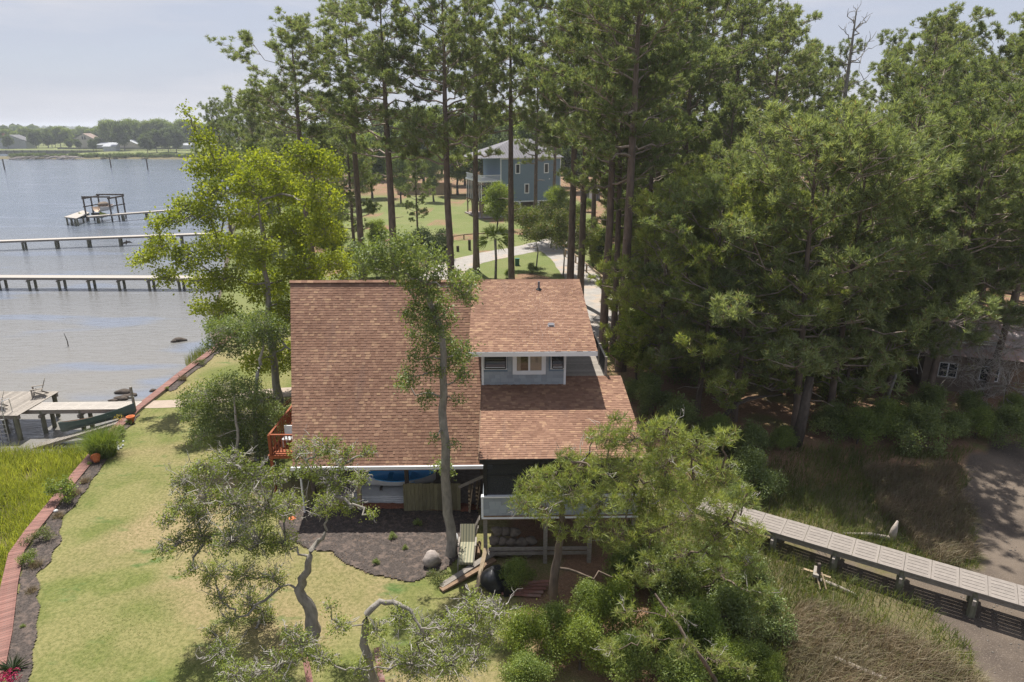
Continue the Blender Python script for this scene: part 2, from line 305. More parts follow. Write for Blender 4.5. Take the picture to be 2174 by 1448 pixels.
# ---------------------------------------------------------------- terrain
WZ = -1.5
BW = np.array([G(u, v, .12) for u, v in ((-60, 1560), (-12, 1430), (6, 1345), (20, 1240), (35, 1172), (70, 1122), (112, 1070), (152, 1020), (204, 958), (250, 905), (291, 866), (333, 834), (384, 793), (443, 750), (478, 722), (500, 700))])
_by = np.concatenate([[4], BW[:, 1], [68, 80, 110, 140, 385, 440]]); _bx = np.concatenate([[BW[0, 0]], BW[:, 0], [-30, -34, -45, -56, -120, -150]])
def xb(y): return np.interp(y, _by, _bx)
def sst(a, b, x):
    t = np.clip((x-a)/(b-a), 0, 1); return t*t*(3-2*t)
def inpoly(x, y, P):
    r = np.zeros(x.shape, bool); n = len(P)
    for i in range(n):
        (x1, y1), (x2, y2) = P[i][:2], P[(i+1) % n][:2]
        if y1 == y2: continue
        c = ((y1 > y) != (y2 > y)) & (x < (x2-x1)*(y-y1)/(y2-y1)+x1); r ^= c
    return r
MUD = [G(u, v, -.9) for u, v in ((2046, 990), (2174, 950), (2500, 960), (2700, 1700), (2140, 1560), (2085, 1440), (2040, 1370), (1990, 1310), (1900, 1262), (1820, 1240), (1690, 1195), (1650, 1178), (1720, 1172), (1900, 1210), (1990, 1222), (2075, 1205), (2062, 1130), (2036, 1060))]
def wob(x, y, k=1.): return np.sin(x*.9*k+y*.37*k)*.5+np.sin(x*.31*k-y*.73*k+1.7)*.5
def height(x, y):
    x = np.asarray(x, float); y = np.asarray(y, float)
    d = xb(y)-x
    h = wob(x, y, .6)*.03
    s = sst(5.2, 9.5, x)*sst(36, 31, y); h = h-.72*s
    h = h-.2*sst(11, 17, x)*sst(33, 27, y)
    left = np.where(y < 36.8+.12*wob(x, y, .8), -1.35, np.where(y < 62, np.interp(d, [.3, 1.2, 3.2, 8], [-1.2, -1.42, -1.62, -2.6]), np.interp(d, [0, .9, 3], [-.2, -1.45, -2.6])))
    left = np.where((y > 33.5) & (y < 40), -1.35-.5*sst(35.2, 38.2, y+.06*(x+20)), left)
    h = np.where(d > 0, left, h)
    far = (d > 0) & (y > 424+5*wob(x*.05, y*.05)) & ~((x < -300+6*wob(y*.2, x*.1)) & (y > 449) & (y < 515))
    h = np.where(far, np.interp(y, [424, 440, 500, 520, 700], [-1.4, -.6, -.3, .8, 1.5])+wob(x, y, .15)*.2, h)
    return h
def axis(a, b, step, lo, hi, g=1.22):
    m = list(np.arange(a, b+1e-6, step)); s = step; x = b
    while x < hi: s *= g; x += s; m.append(x)
    s = step; x = a; l = []
    while x > lo: s *= g; x -= s; l.append(x)
    return np.array(l[::-1]+m)
gx = axis(-48, 46, .45, -4500, 4500); gy = axis(3, 112, .5, -300, 7000); gy2 = np.concatenate([gy[gy < 400], np.arange(402, 540, 4), gy[gy > 545]])
X, Yg = np.meshgrid(gx, gy2); H = height(X, Yg)
nx, ny = len(gx), len(gy2)
ii = (np.arange(ny-1)[:, None]*nx+np.arange(nx-1)[None]).ravel()
gnd = mk('ground', np.stack([X.ravel(), Yg.ravel(), H.ravel()], 1), np.stack([ii, ii+1, ii+nx+1, ii+nx], 1), M['ground'], smooth=True); kind(gnd, 'structure')
xw = X+.5*wob(X*2, Yg*2); yw = Yg+.5*wob(Yg*2+3, X*2)
d = xb(Yg)-X
lawn = ((d < .2) & (xw < .4) & (Yg < 62)) | ((d < .2) & (Yg >= 62) & (xw < 16) & (Yg < 190)) | ((d > 0) & (Yg > 470))
lawn &= ~((Yg > 36) & (Yg < 60) & (xw > -9) & (xw < 8) & (wob(X, Yg, .5) > .1))
straw = (~lawn) & (d < .2) & ~((xw > 5.5) & (yw < 31.5)) & (Yg < 420)
straw |= (Yg > 44) & ((Yg > 64) | (xw > -9)) & (xw > -30) & (xw < 30) & (wob(X*1.3, Yg, .45) > .62) & (d < 0)
mud = inpoly(xw, yw, MUD) | ((d > .2) & (Yg > 35.5) & (H < 0) & (Yg < 424))
Z = np.zeros((nx*ny, 4), np.float32); Z[:, 0] = lawn.ravel(); Z[:, 1] = straw.ravel(); Z[:, 2] = mud.ravel(); Z[:, 3] = 1
a = gnd.data.color_attributes.new('zone', 'FLOAT_COLOR', 'POINT'); a.data.foreach_set('color', Z.ravel())
wt = MB(); wt.add([(-4500, -200, WZ), (200, -200, WZ), (200, 7000, WZ), (-4500, 7000, WZ)], [(0, 1, 2, 3)]); kind(wt.build('water', M['water']), 'structure')
def sheet(name, C, W, mat, z=.012, n=6):
    """ribbon along a centre line, draped on the ground"""
    C = np.array(C)[:, :2]; t = np.linspace(0, len(C)-1, (len(C)-1)*n+1); P = np.stack([np.interp(t, range(len(C)), C[:, k]) for k in (0, 1)], 1)
    for _ in range(2*n): P[1:-1] = (P[:-2]+2*P[1:-1]+P[2:])/4
    Wt = np.interp(t, range(len(C)), W if not np.isscalar(W) else [W]*len(C)); T = np.gradient(P, axis=0); T /= np.linalg.norm(T, axis=1)[:, None]; Nn = np.stack([-T[:, 1], T[:, 0]], 1)
    K = 7; V = []
    for j in range(K):
        q = P+Nn*(Wt*(j/(K-1)-.5)*(1+.08*wob(P[:, 0]*2+j, P[:, 1]*2)))[:, None]; V.append(np.c_[q, height(q[:, 0], q[:, 1])+z])
    V = np.stack(V, 1).reshape(-1, 3); L = len(P); i = (np.arange(L-1)[:, None]*K+np.arange(K-1)[None]).ravel()
    return kind(mk(name, V, np.stack([i, i+K, i+K+1, i+1], 1), mat, smooth=True), 'structure')
def area(name, P, mat, z, step=.25, bump=.0):
    """sheet filling an outline, with a little relief"""
    P = [tuple(p[:2]) for p in P]; xs = [p[0] for p in P]; ys = [p[1] for p in P]
    ax = np.arange(min(xs), max(xs), step); ay = np.arange(min(ys), max(ys), step); A, B = np.meshgrid(ax, ay)
    Ai = A+.09*wob(A*5, B*5); Bi = B+.09*wob(B*5+1, A*5); ok = inpoly(Ai, Bi, P); rng = np.random.default_rng(3)
    Hh = height(A, B)+z+bump*rng.random(A.shape)*ok; n = len(ax); V = np.stack([A.ravel(), B.ravel(), Hh.ravel()], 1)
    q = ok[:-1, :-1] & ok[1:, :-1] & ok[:-1, 1:] & ok[1:, 1:]; i = (np.arange(len(ay)-1)[:, None]*n+np.arange(n-1)[None])[q]
    F = np.stack([i, i+1, i+n+1, i+n], 1); used, inv = np.unique(F, return_inverse=True)
    return kind(mk(name, V[used], inv.reshape(F.shape), mat, smooth=True), 'structure')
sheet('driveway', [G(u, v) for u, v in ((870, 640), (915, 600), (955, 567), (1010, 548), (1080, 536), (1150, 522), (1195, 508), (1250, 488))], [4, 4.4, 5, 5, 5, 5, 5, 5], M['gravel'], .012)
sheet('driveway', [G(u, v) for u, v in ((1165, 522), (1200, 545), (1240, 592), (1262, 640), (1276, 690), (1290, 730))], [4, 4.2, 4.4, 4.6, 4.6, 5], M['gravel'], .018)
sheet('road', [G(u, v) for u, v in ((1235, 402), (1270, 399), (1330, 399), (1450, 402))], 7, M['gravel'], .03)
sheet('garden_path', [G(u, v) for u, v in ((302, 858), (340, 858), (390, 856), (470, 846), (560, 836), (625, 832))], [1.25, 1.3, 1.4, 1.5, 1.7, 1.8], M['sand'], .012)
MB1 = [G(u, v) for u, v in ((700, 1075), (1010, 1078), (1020, 1100), (1010, 1130), (985, 1170), (962, 1200), (930, 1222), (880, 1236), (835, 1232), (780, 1220), (735, 1200), (700, 1175), (640, 1165), (600, 1140), (590, 1095), (640, 1075))]
area('mulch_bed', MB1, M['mulch'], .03, .09, .05)
area('mulch_border', [G(u, v) for u, v in ((700, 1070), (1022, 1072), (1022, 1088), (940, 1090), (850, 1084), (700, 1086))], M['redmulch'], .075, .12, .05)
def bed(C, w0): # a planting strip on the lawn side of the bulkhead
    C = np.array(C); return C
bl = [(14, 1448), (18, 1370), (36, 1250), (52, 1174), (80, 1132), (124, 1072), (164, 1022), (214, 965), (258, 908), (298, 876)]
br = [(300, 880), (270, 912), (246, 948), (226, 985), (192, 1028), (165, 1066), (133, 1105), (132, 1140), (110, 1190), (86, 1220), (84, 1290), (78, 1360), (68, 1448), (60, 1500), (0, 1520)]
area('mulch_strip', [G(*p) for p in bl+br], M['mulch'], .03, .07, .04)
area('mulch_strip', [G(*p) for p in ((350, 826), (395, 790), (450, 748), (480, 722), (470, 745), (440, 772), (400, 800), (378, 826), (360, 832))], M['mulch'], .03, .08, .04)
# ---------------------------------------------------------------- foliage builders
def unit(a): return a/np.maximum(np.linalg.norm(a, axis=-1, keepdims=True), 1e-9)
def blades(P, D, n, L, w, rng, spread=.75, droop=0.):
    k = len(P); p = np.repeat(P, n, 0); d = unit(np.repeat(D, n, 0)+rng.normal(0, spread, (k*n, 3)))
    l = L*rng.uniform(.6, 1.15, (k*n, 1)); s = unit(np.cross(d, rng.normal(0, 1, (k*n, 3))))*w/2
    tip = p+d*l; tip[:, 2] -= droop*l[:, 0]
    V = np.stack([p-s*.5+d*l*.08, p+s*.5+d*l*.08, p+d*l*.55+s-np.array([0, 0, .3*droop])*l, tip], 1).reshape(-1, 3)
    i = np.arange(k*n)*4; return V, np.stack([i, i+1, i+2, i+3], 1)
def leaves(P, n, size, spread, rng, upb=.5, asp=.5):
    k = len(P)*n; c = np.repeat(P, n, 0)+rng.normal(0, 1, (k, 3))*spread
    nr = unit(rng.normal(0, 1, (k, 3))+np.array([0, 0, upb])); t = unit(np.cross(nr, rng.normal(0, 1, (k, 3)))); b = np.cross(nr, t)
    s = size*rng.uniform(.6, 1.2, (k, 1)); V = np.stack([c-t*s*.5, c+b*s*asp*.5+nr*s*.1, c+t*s*.5, c-b*s*asp*.5+nr*s*.1], 1).reshape(-1, 3)
    i = np.arange(k)*4; return V, np.stack([i, i+1, i+2, i+3], 1)
def grassblades(P, L, w, rng, lean=.35, wind=(0, 0)):
    k = len(P); d = rng.normal(0, lean, (k, 2))+np.array(wind); l = np.asarray(L)*rng.uniform(.6, 1.2, k); a = rng.uniform(0, math.pi, k); s = np.stack([np.cos(a), np.sin(a), np.zeros(k)], 1)*w/2
    m = P+np.c_[d*l[:, None]*.25, l*.55]; t = P+np.c_[d*l[:, None]*.9, l*(1-.35*np.minimum((d**2).sum(1), 1))]
    V = np.stack([P-s, P+s, m+s*.8, m-s*.8, t], 1).reshape(-1, 3); i = np.arange(k)*5
    F = np.concatenate([np.stack([i, i+1, i+2], 1), np.stack([i, i+2, i+3], 1), np.stack([i+3, i+2, i+4], 1)]); return V, F
def twigs(A, B, r, rng, bend=.18):
    """many thin three-sided bent sticks at once"""
    k = len(A); d = B-A; l = np.linalg.norm(d, axis=1, keepdims=True); m1 = A+d*.4+rng.normal(0, bend, (k, 3))*l*.5; m2 = A+d*.72+rng.normal(0, bend, (k, 3))*l*.6
    x = unit(np.cross(d, rng.normal(0, 1, (k, 3)))); y = unit(np.cross(d, x)); R = np.broadcast_to(np.asarray(r, float).reshape(-1, 1), (k, 1)); V = []
    for p, q in ((A, 1.), (m1, .8), (m2, .6), (B, .3)):
        for a in (0, 2.094, 4.189): V.append(p+(x*math.cos(a)+y*math.sin(a))*R*q)
    V = np.stack(V, 1).reshape(-1, 3); i = np.arange(k)*12; F = []
    for s in range(3):
        for a in range(3): b = (a+1) % 3; F.append(np.stack([i+s*3+a, i+s*3+b, i+s*3+3+b, i+s*3+3+a], 1))
    return V, np.concatenate(F)
def join(*vf):
    V = []; F = []; n = 0
    for v, f in vf:
        v = np.asarray(v, float).reshape(-1, 3)
        if len(v) == 0: continue
        V.append(v); F.append(np.asarray(f)+n); n += len(v)
    return np.concatenate(V), np.concatenate(F)
def tubes(L, n=7):
    mb = MB(); 
    for P, r in L: mb.tube(P, r, n, False)
    return np.array(mb.v), np.array(mb.f)
def curve(a, b, k, sag, rng, j=.06):
    a = np.asarray(a, float); b = np.asarray(b, float); t = np.linspace(0, 1, k)[:, None]; L = np.linalg.norm(b-a)
    P = a+(b-a)*t; P[:, 2] += sag*L*(4*t*(1-t))[:, 0]; P[1:-1] += rng.normal(0, j*L/k, (k-2, 3)); return P
def pine_tree(name, seed, H_, c0, Rm, nb=38, tuft=.34, nbl=13, wide=.06, mat='needle', r0=None, lean=(0, 0), dead=3, nsec=10, lbl='', fork=False):
    rng = np.random.default_rng(seed); root = thing(name, lbl, 'pine tree')
    k = 12; z = np.linspace(0, H_, k); bend = np.cumsum(rng.normal(0, .014*H_/k, (k, 2)), 0); bend -= bend[0]
    T = np.c_[bend[:, 0]+lean[0]*z, bend[:, 1]+lean[1]*z, z]; r0 = r0 or H_*.0125; rr = np.interp(z/H_, [0, .04, .6, 1], [r0*1.25, r0, r0*.62, .03]); T[0, 2] = -.3
    br = []; tips = []; dirs = []
    def at(h): return np.array([np.interp(h, z, T[:, i]) for i in range(3)])
    for b in range(nb):
        t = (b+rng.random())/nb; h = H_*(c0+(.985-c0)*t**.9); az = b*2.4+rng.normal(0, .5)
        L = Rm*(.34+.66*math.sin(math.pi*(.22+.72*t)))*rng.uniform(.45, 1.15); el = R_(np.interp(t, [0, .6, 1], [2, 24, 62])+rng.normal(0, 9))
        dv = np.array([math.cos(az)*math.cos(el), math.sin(az)*math.cos(el), math.sin(el)]); a = at(h); P = curve(a, a+dv*L+np.array([0, 0, L*.12]), 6, -.06, rng, .25)
        rb = np.interp(h, z, rr)*.42; br.append((P, np.linspace(rb, .018, 6)))
        for s in range(max(3, int(nsec*(.5+.5*L/Rm)))):
            q = rng.uniform(.32, 1.); p = np.array([np.interp(q, np.linspace(0, 1, 6), P[:, i]) for i in range(3)]); sd = (-1)**s*rng.uniform(.4, 1.3)
            az2 = az+sd; l2 = L*rng.uniform(.16, .36)*(1.15-.4*q)+.25; d2 = unit(np.array([math.cos(az2), math.sin(az2), rng.uniform(.1, .75)])); e = p+d2*l2
            br.append((np.array([p, p+d2*l2*.5+np.array([0, 0, -.03*l2]), e]), np.array([.022, .016, .01])+rb*.12))
            kc = max(2, int(l2/.36)); qq = np.repeat(np.linspace(.5, 1.06, kc)+rng.normal(0, .05, kc), 5); m = len(qq); tp = p+(e-p)*qq[:, None]+np.repeat(rng.normal(0, .10+.07*l2, (kc, 3)), 5, 0)+rng.normal(0, .085, (m, 3)); tp[:, 2] += .06
            tips.append(tp); dirs.append(np.tile(d2*.45+np.array([0, 0, .65]), (m, 1)))
        tips.append(P[-1:]+rng.normal(0, .1, (1, 3))); dirs.append(np.array([dv*.4+[0, 0, .7]]))
    for b in range(dead):
        h = H_*rng.uniform(c0*.55, c0*1.02); az = rng.uniform(0, 6.28); L = rng.uniform(.6, 2.0); a = at(h); br.append((curve(a, a+np.array([math.cos(az)*L, math.sin(az)*L, rng.uniform(-.3, .3)*L]), 4, .05, rng, .2), np.linspace(.05, .012, 4)))
    P = np.concatenate(tips); D = np.concatenate(dirs)
    tv = tubes([(T, rr)], 9); o = mk('trunk', *join(tv, tubes(br, 5)), M['pinebark'], root, True); o.data.materials.append(M['limb']); o.data.polygons.foreach_set('material_index', np.r_[np.zeros(len(tv[1]), np.int32), np.ones(len(o.data.polygons)-len(tv[1]), np.int32)]); mk('crown', *blades(P, D, nbl, tuft, wide, rng), M[mat], root)
    return root
def lobe_tree(name, lbl, cat, base, trunk, r0, lobes, mat, bark, seed, leafs=.12, per=30, nl=10, spread=.16, tw=.5, twr=.012, needle=False, group=None, limbr=.35, bare=0, asp=.5, upb=.5, sink=.3, barelen=.8, nbl=14, wide=.03, trunk_mat=None, tip=.4):
    """tree from a trunk line and leaf masses: limbs reach every mass, twigs every clump"""
    rng = np.random.default_rng(seed); base = np.asarray(base, float); root = thing(name, lbl, cat, base, group)
    T = np.array([np.asarray(p, float) for p in trunk]); k = len(T)
    tt = np.linspace(0, 1, k); T2 = np.stack([np.interp(np.linspace(0, 1, 3*k-2), tt, T[:, i]) for i in range(3)], 1); T2[1:-1] += rng.normal(0, r0*.25, (len(T2)-2, 3)); T2[0, 2] -= sink
    rr = np.linspace(r0, r0*tip, len(T2)); rr[0] *= 1.3; br = [(T2, rr)]; C = []; A = []; B = []; BA = []; BB = []
    done = [T2[len(T2)//3:]]; order = sorted(range(len(lobes)), key=lambda i: np.linalg.norm(np.asarray(lobes[i][0])-T2[-1]))
    for i in order:
        c, r = np.asarray(lobes[i][0], float), lobes[i][1]; r = np.array([r, r, r*.8]) if np.isscalar(r) else np.asarray(r, float)
        S = np.concatenate(done); dd = np.linalg.norm(S-c, axis=1)+np.maximum(0, S[:, 2]-c[2])*.9; s = S[np.argmin(dd)]; L = np.linalg.norm(c-s)
        if L > .15:
            P = curve(s, c, 7, -.05, rng, .32); q = max(.018, r0*limbr*min(1., .35+L/6)); br.append((P, np.linspace(q, .5*q, 7))); done.append(P[2:])
        R3 = r.mean(); n = max(6, int(per*R3**2*(1 if len(lobes[i]) < 3 else lobes[i][2])))
        dv = unit(rng.normal(0, 1, (n, 3))); p = c+dv*r*(rng.uniform(.25, 1., (n, 1))**.55); C.append(p)
        m = int(n*tw); A.append(c+(p[:m]-c)*rng.uniform(0, .35, (m, 1))); B.append(p[:m])
        if bare:
            m = max(2, int(bare*R3**2)); dv = unit(rng.normal(0, 1, (m, 3))+np.array([0, 0, .25])); a = c+dv*r*rng.uniform(.1, .75, (m, 1)); BA.append(a); BB.append(a+dv*barelen*rng.uniform(.4, 1.3, (m, 1))*min(1, R3))
    C = np.concatenate(C); tubeVF = tubes(br, 7); parts = [tubeVF]
    if tw: parts.append(twigs(np.concatenate(A), np.concatenate(B), twr, rng))
    mk('trunk', *join(*parts), M[bark], root, True)
    if bare:
        a, b = np.concatenate(BA), np.concatenate(BB); v1 = twigs(a, b, twr*1.3, rng, .25); f = rng.uniform(.3, .95, (len(a)*3, 1)); a3 = np.repeat(a, 3, 0); b3 = np.repeat(b, 3, 0); s = a3+(b3-a3)*f
        e = s+unit((b3-a3)+rng.normal(0, .6, a3.shape)*np.linalg.norm(b3-a3, axis=1, keepdims=True))*np.linalg.norm(b3-a3, axis=1, keepdims=True)*rng.uniform(.25, .6, f.shape)
        kind(mk('bare_twigs', *join(v1, twigs(s, e, twr*.75, rng, .2)), M['palebark'], root), 'stuff')
    if needle: mk('crown', *blades(C, np.tile(np.array([0, 0, .55]), (len(C), 1))+unit(rng.normal(0, 1, C.shape))*.35, nbl, leafs, wide, rng, .7), M[mat], root)
    else: mk('crown', *leaves(C, nl, leafs, spread, rng, upb, asp), M[mat], root)
    return root
def LB(u, v, y, rp, k=1.):
    c = Y(u, v, y); return (c, rp*mpp(y, c[2]), k)
def broad_proto(name, seed, H_, W, mat, bark='darkbark', leafs=.22, per=95, nl=10, cat='tree', z0=.3, nlobe=15, spread=.25):
    rng = np.random.default_rng(seed); lob = []
    for i in range(nlobe):
        t = (i+.5)/nlobe; z = H_*(z0+(.93-z0)*t); pr = math.sin(math.pi*(.2+.68*t))*W/2*.72; a = i*2.4+rng.normal(0, .4); q = pr*rng.uniform(.45, 1.1)
        lob.append(((q*math.cos(a), q*math.sin(a), z), W*rng.uniform(.13, .23)))
    return lobe_tree(name, '', cat, (0, 0, 0), [(0, 0, 0), (.1, .05, H_*.25), (-.05, .1, H_*.5), (.05, 0, H_*.75)], H_*.018, lob, mat, bark, seed, leafs, per, nl, spread, .35, .02)
def shrub_proto(name, seed, H_, W, mat, leafs=.11, per=200, nl=12, n=16, spread=.14, bark='darkbark', bare=0):
    rng = np.random.default_rng(seed); lob = []
    for i in range(n):
        a = i*2.4; a += rng.normal(0, .5); q = W*.37*math.sqrt((i+.3)/n)*rng.uniform(.7, 1.2); f_ = rng.uniform(.6, 1.25); lob.append(((q*math.cos(a), q*math.sin(a), H_*(.74-.45*min(1, q/(W*.37))**2)*rng.uniform(.7, 1.25)), (W*.17*f_, W*.17*f_, H_*.22*f_)))
    return lobe_tree(name, '', 'shrub', (0, 0, 0), [(0, 0, 0), (.02, .02, H_*.2), (0, 0, H_*.4)], max(.02, H_*.02), lob, mat, bark, seed, leafs, per, nl, spread, .3, .008, bare=bare, barelen=.5)
def clump_proto(name, seed, H_, W, mat, n=500, w=.02, lean=.5, cat='grass'):
    rng = np.random.default_rng(seed); a = rng.uniform(0, 6.28, n); r = W*.28*np.sqrt(rng.random(n)); P = np.stack([r*np.cos(a), r*np.sin(a), np.full(n, -.03)], 1)
    return tag(mk(name, *grassblades(P, np.full(n, H_), w, rng, lean), M[mat]), '', cat)
# ---------------------------------------------------------------- the house
RY, RZ, EY, EZ = 34.1, 9.5, 27.3, 2.66
house = thing('raised_house', 'grey house on posts with steep brown shingle roof, wide dormer and screened porch', 'house', (-4, 31, 0))
rs = random.Random(5)
wedge = None
def shingles(part, o, vdir, nrm, x0, x1, n, indiv=0, e=.143):
    """courses of tabs on a slope; x0, x1 give the edges at each height; returns how many stayed single objects"""
    global wedge
    o = Vector(o); vdir = Vector(vdir).normalized(); nrm = Vector(nrm).normalized(); mb = MB(); cnt = 0
    if wedge is None:
        wedge = bpy.data.meshes.new('shingle'); wedge.from_pydata([(0, 0, 0), (1, 0, 0), (0, 0, 1), (1, 0, 1), (0, 1, .12), (1, 1, .12), (0, 1, 0), (1, 1, 0)], [], [(0, 1, 3, 2), (2, 3, 5, 4), (0, 2, 4, 6), (1, 7, 5, 3)]); wedge.materials.append(M['shingle'])
    rot = Matrix((Vector((1, 0, 0)), vdir, nrm)).transposed().to_quaternion()
    for i in range(n):
        s = i*e; a = x0(s/(n*e)); b = x1(s/(n*e)); x = a-rs.uniform(0, .01); k = rs.random() < .5
        while x < b-.02:
            w_ = min(rs.uniform(.10, .28), b-x); k = not k; h = .016+(.006 if k else 0)+rs.uniform(-.002, .002); p = o+vdir*(s-(rs.uniform(0, .012) if k else 0))+Vector((x-o.x, 0, 0))
            if cnt < indiv:
                c = bpy.data.objects.new('shingle', wedge); col.objects.link(c); c.parent = part; c.location = p-Vector(part['_o']); c.rotation_mode = 'QUATERNION'; c.rotation_quaternion = rot; c.scale = (w_-.004, e*1.35, h); cnt += 1
            else:
                A = [p+Vector((u_*(w_-.004), 0, 0))+vdir*(v_*e*1.35)+nrm*(z_*h) for u_, v_, z_ in ((0, 0, 0), (1, 0, 0), (0, 0, 1), (1, 0, 1), (0, 1, .12), (1, 1, .12))]
                mb.add(A, [(0, 1, 3, 2), (2, 3, 5, 4)])
            x += w_
    g = mb.build('shingles', M['shingle'], part); g['kind'] = 'stuff'
def slab(name, P, th, mat, parent):
    """plate from four corners, thickness downward"""
    P = [Vector(p) for p in P]; n = (P[1]-P[0]).cross(P[3]-P[0]).normalized(); n = n if n.z > 0 else -n
    return MB().add([p-n*th for p in P]+P, [(0, 3, 2, 1), (4, 5, 6, 7), (0, 1, 5, 4), (1, 2, 6, 5), (2, 3, 7, 6), (3, 0, 4, 7)]).build(name, mat, parent)
sv = Vector((0, RY-EY, RZ-EZ)); sl_ = sv.length; sn = Vector((0, -sv.z, sv.y)).normalized(); sl45 = (RZ-EZ)/(RY-EY)
mroof = slab('main_roof', [(-9.75, EY, EZ), (-1.4, EY, EZ), (-1.4, RY, RZ), (-11.15, RY, RZ)], .16, M['farroof'], house)
shingles(mroof, (-9.8, EY-.03, EZ-.03), sv, sn, lambda t: -9.8-1.4*t, lambda t: -1.42, int((sl_+.02)/.143)+1)
slab('back_roof', [(-9.75, 2*RY-EY, EZ), (3.4, 2*RY-EY, EZ), (3.4, RY+.01, RZ), (-11.15, RY+.01, RZ)], .16, M['farroof'], house)
dv = Vector((0, 6.55, 1.66)); dn = Vector((0, -dv.z, dv.y)).normalized()
droof = slab('dormer_roof', [(-1.90, 27.55, 7.86), (3.55, 27.55, 7.86), (3.50, RY, RZ+.02), (-1.92, RY, RZ+.02)], .13, M['white'], house)
shingles(droof, (-1.94, 27.52, 7.865), dv, dn, lambda t: -1.93, lambda t: 3.59-.06*t, int(dv.length/.143)+1)
lv = Vector((0, 6.2, 1.0)); ln = Vector((0, -lv.z, lv.y)).normalized()
lroof = slab('porch_roof', [(-1.38, 23.2, 5.03), (4.95, 23.2, 5.03), (4.95, 29.4, 6.03), (-1.38, 29.4, 6.03)], .12, M['farroof'], house)
shingles(lroof, (-1.42, 23.17, 5.035), lv, ln, lambda t: -1.42, lambda t: 5.0, int(lv.length/.143)+1, 300)
caps = MB(); x = -11.2
while x < 3.45:
    for s in (-1, 1): caps.box((x+.15, RY+s*.07, RZ+.035), (.31, .19, .018), rx=-s*.55, ry=.03)
    x += .3
caps.build('ridge_caps', M['shingle'], house)
# flashing along the porch roof where it meets the steep roof, gutter, fascia
MB().bar((-1.425, 23.2, 5.0), (-1.425, 28.6, 5.88), .03, .14).build('rake_trim', M['timber'], house)
g = MB(); g.bb(-9.85, -.95, EY-.16, EY-.03, EZ-.13, EZ-.0); g.bb(-9.85, -.95, EY-.175, EY-.16, EZ-.02, EZ+.03); g.build('gutter', M['white'], house)
MB().tube([(-9.6, EY-.09, EZ-.1), (-9.6, EY+.05, EZ-.5), (-9.6, EY+.35, EZ-.8), (-9.6, EY+.4, .1)], .045, 8).build('downspout', M['white'], house)
MB().bb(-1.93, 3.59, 27.49, 27.525, 7.66, 7.86).build('fascia', M['white'], house)
MB().bb(-1.4, 4.96, 23.15, 23.19, 4.86, 5.03).build('porch_fascia', M['black'], house)
for s, nm in ((0, 0), (1, 0)):
    x = (-1.91, 3.56)[s]; MB().bar((x, 27.55, 7.75), (x-.06*s, RY, RZ-.1), .04, .17).build('rake_board', M['white'], house)
# dormer walls
WY = 28.7
wall = MB().bb(-1.40, 2.36, WY, WY+.12, 4.2, 8.0).build('dormer_wall', M['bluesiding'], house)
MB().add([(-1.40, WY+.12, 4.3), (-1.40, RY, 9.4), (-1.40, WY+.12, 7.7), (-1.32, WY+.12, 4.3), (-1.32, RY, 9.4), (-1.32, WY+.12, 7.7)], [(0, 1, 2), (3, 5, 4), (0, 3, 4, 1), (1, 4, 5, 2), (0, 2, 5, 3)]).build('dormer_cheek', M['siding'], house)
MB().add([(x, y, z) for x in (2.28, 2.36) for y, z in ((WY+.12, 5.7), (33.8, 5.7), (33.8, 9.2), (WY+.12, 7.68))], [(0, 3, 2, 1), (4, 5, 6, 7), (0, 1, 5, 4), (1, 2, 6, 5), (2, 3, 7, 6), (3, 0, 4, 7)]).build('side_wall', M['siding'], house)
pc = bpy.data.meshes.new('siding_shingle'); pc.from_pydata([(0, 0, 0), (1, 0, 0), (0, .2, 1), (1, .2, 1), (0, 1, 0), (1, 1, 0), (0, 1, 1), (1, 1, 1)], [], [(0, 1, 3, 2), (2, 3, 7, 6), (0, 4, 5, 1), (0, 2, 6, 4), (1, 5, 7, 3)]); pc.materials.append(M['siding'])
def shakes(part, x0, x1, z0, z1, y, e, holes=(), wr=(.16, .34)):
    z = z0
    while z < z1-.02:
        x = x0
        while x < x1-.02:
            w_ = min(rs.uniform(*wr), x1-x); h = min(e, z1-z)
            segs = [(x, x+w_)]
            for hx0, hx1, hz0, hz1 in holes:
                if z+h > hz0 and z < hz1: segs = [q for a, b in segs for q in ((a, min(b, hx0)), (max(a, hx1), b)) if q[1]-q[0] > .015]
            for a, b in segs:
                c = bpy.data.objects.new('siding_shingle', pc); col.objects.link(c); c.parent = part; c.location = Vector((a+.003, y-.03, z))-Vector(part['_o']); c.scale = (b-a-.006, .03, h*.985)
            x += w_
        z += e
def window(name, x0, x1, z0, z1, y, parent, trim=.1, tm='white', pane='glass', mull=1, sill=True):
    f = MB(); f.bb(x0, x0+trim, y-.045, y, z0, z1); f.bb(x1-trim, x1, y-.045, y, z0, z1); f.bb(x0+trim, x1-trim, y-.045, y, z1-trim, z1); f.bb(x0+trim, x1-trim, y-.06, y, z0, z0+trim)
    fo = f.build(name, M[tm], parent)
    for i in range(mull):
        a = x0+trim+(x1-x0-2*trim)*i/mull; b = x0+trim+(x1-x0-2*trim)*(i+1)/mull; s = MB(); q = .045; yy = y-.028+(.012*i)
        s.bb(a, a+q, yy-.02, yy, z0+trim, z1-trim); s.bb(b-q, b, yy-.02, yy, z0+trim, z1-trim); s.bb(a+q, b-q, yy-.02, yy, z1-trim-q, z1-trim); s.bb(a+q, b-q, yy-.02, yy, z0+trim, z0+trim+q); s.build('sash', M['white'], fo)
        MB().bb(a+q, b-q, yy-.012, yy-.006, z0+trim+q, z1-trim-q).build('pane', M[pane], fo)
    return fo
shakes(wall, -1.32, 2.28, 5.9, 7.9, WY, .165, ((-.02, 1.46, 6.4, 7.8), (-1.33, -.25, 6.66, 7.8), (1.6, 2.3, 6.66, 7.8)))
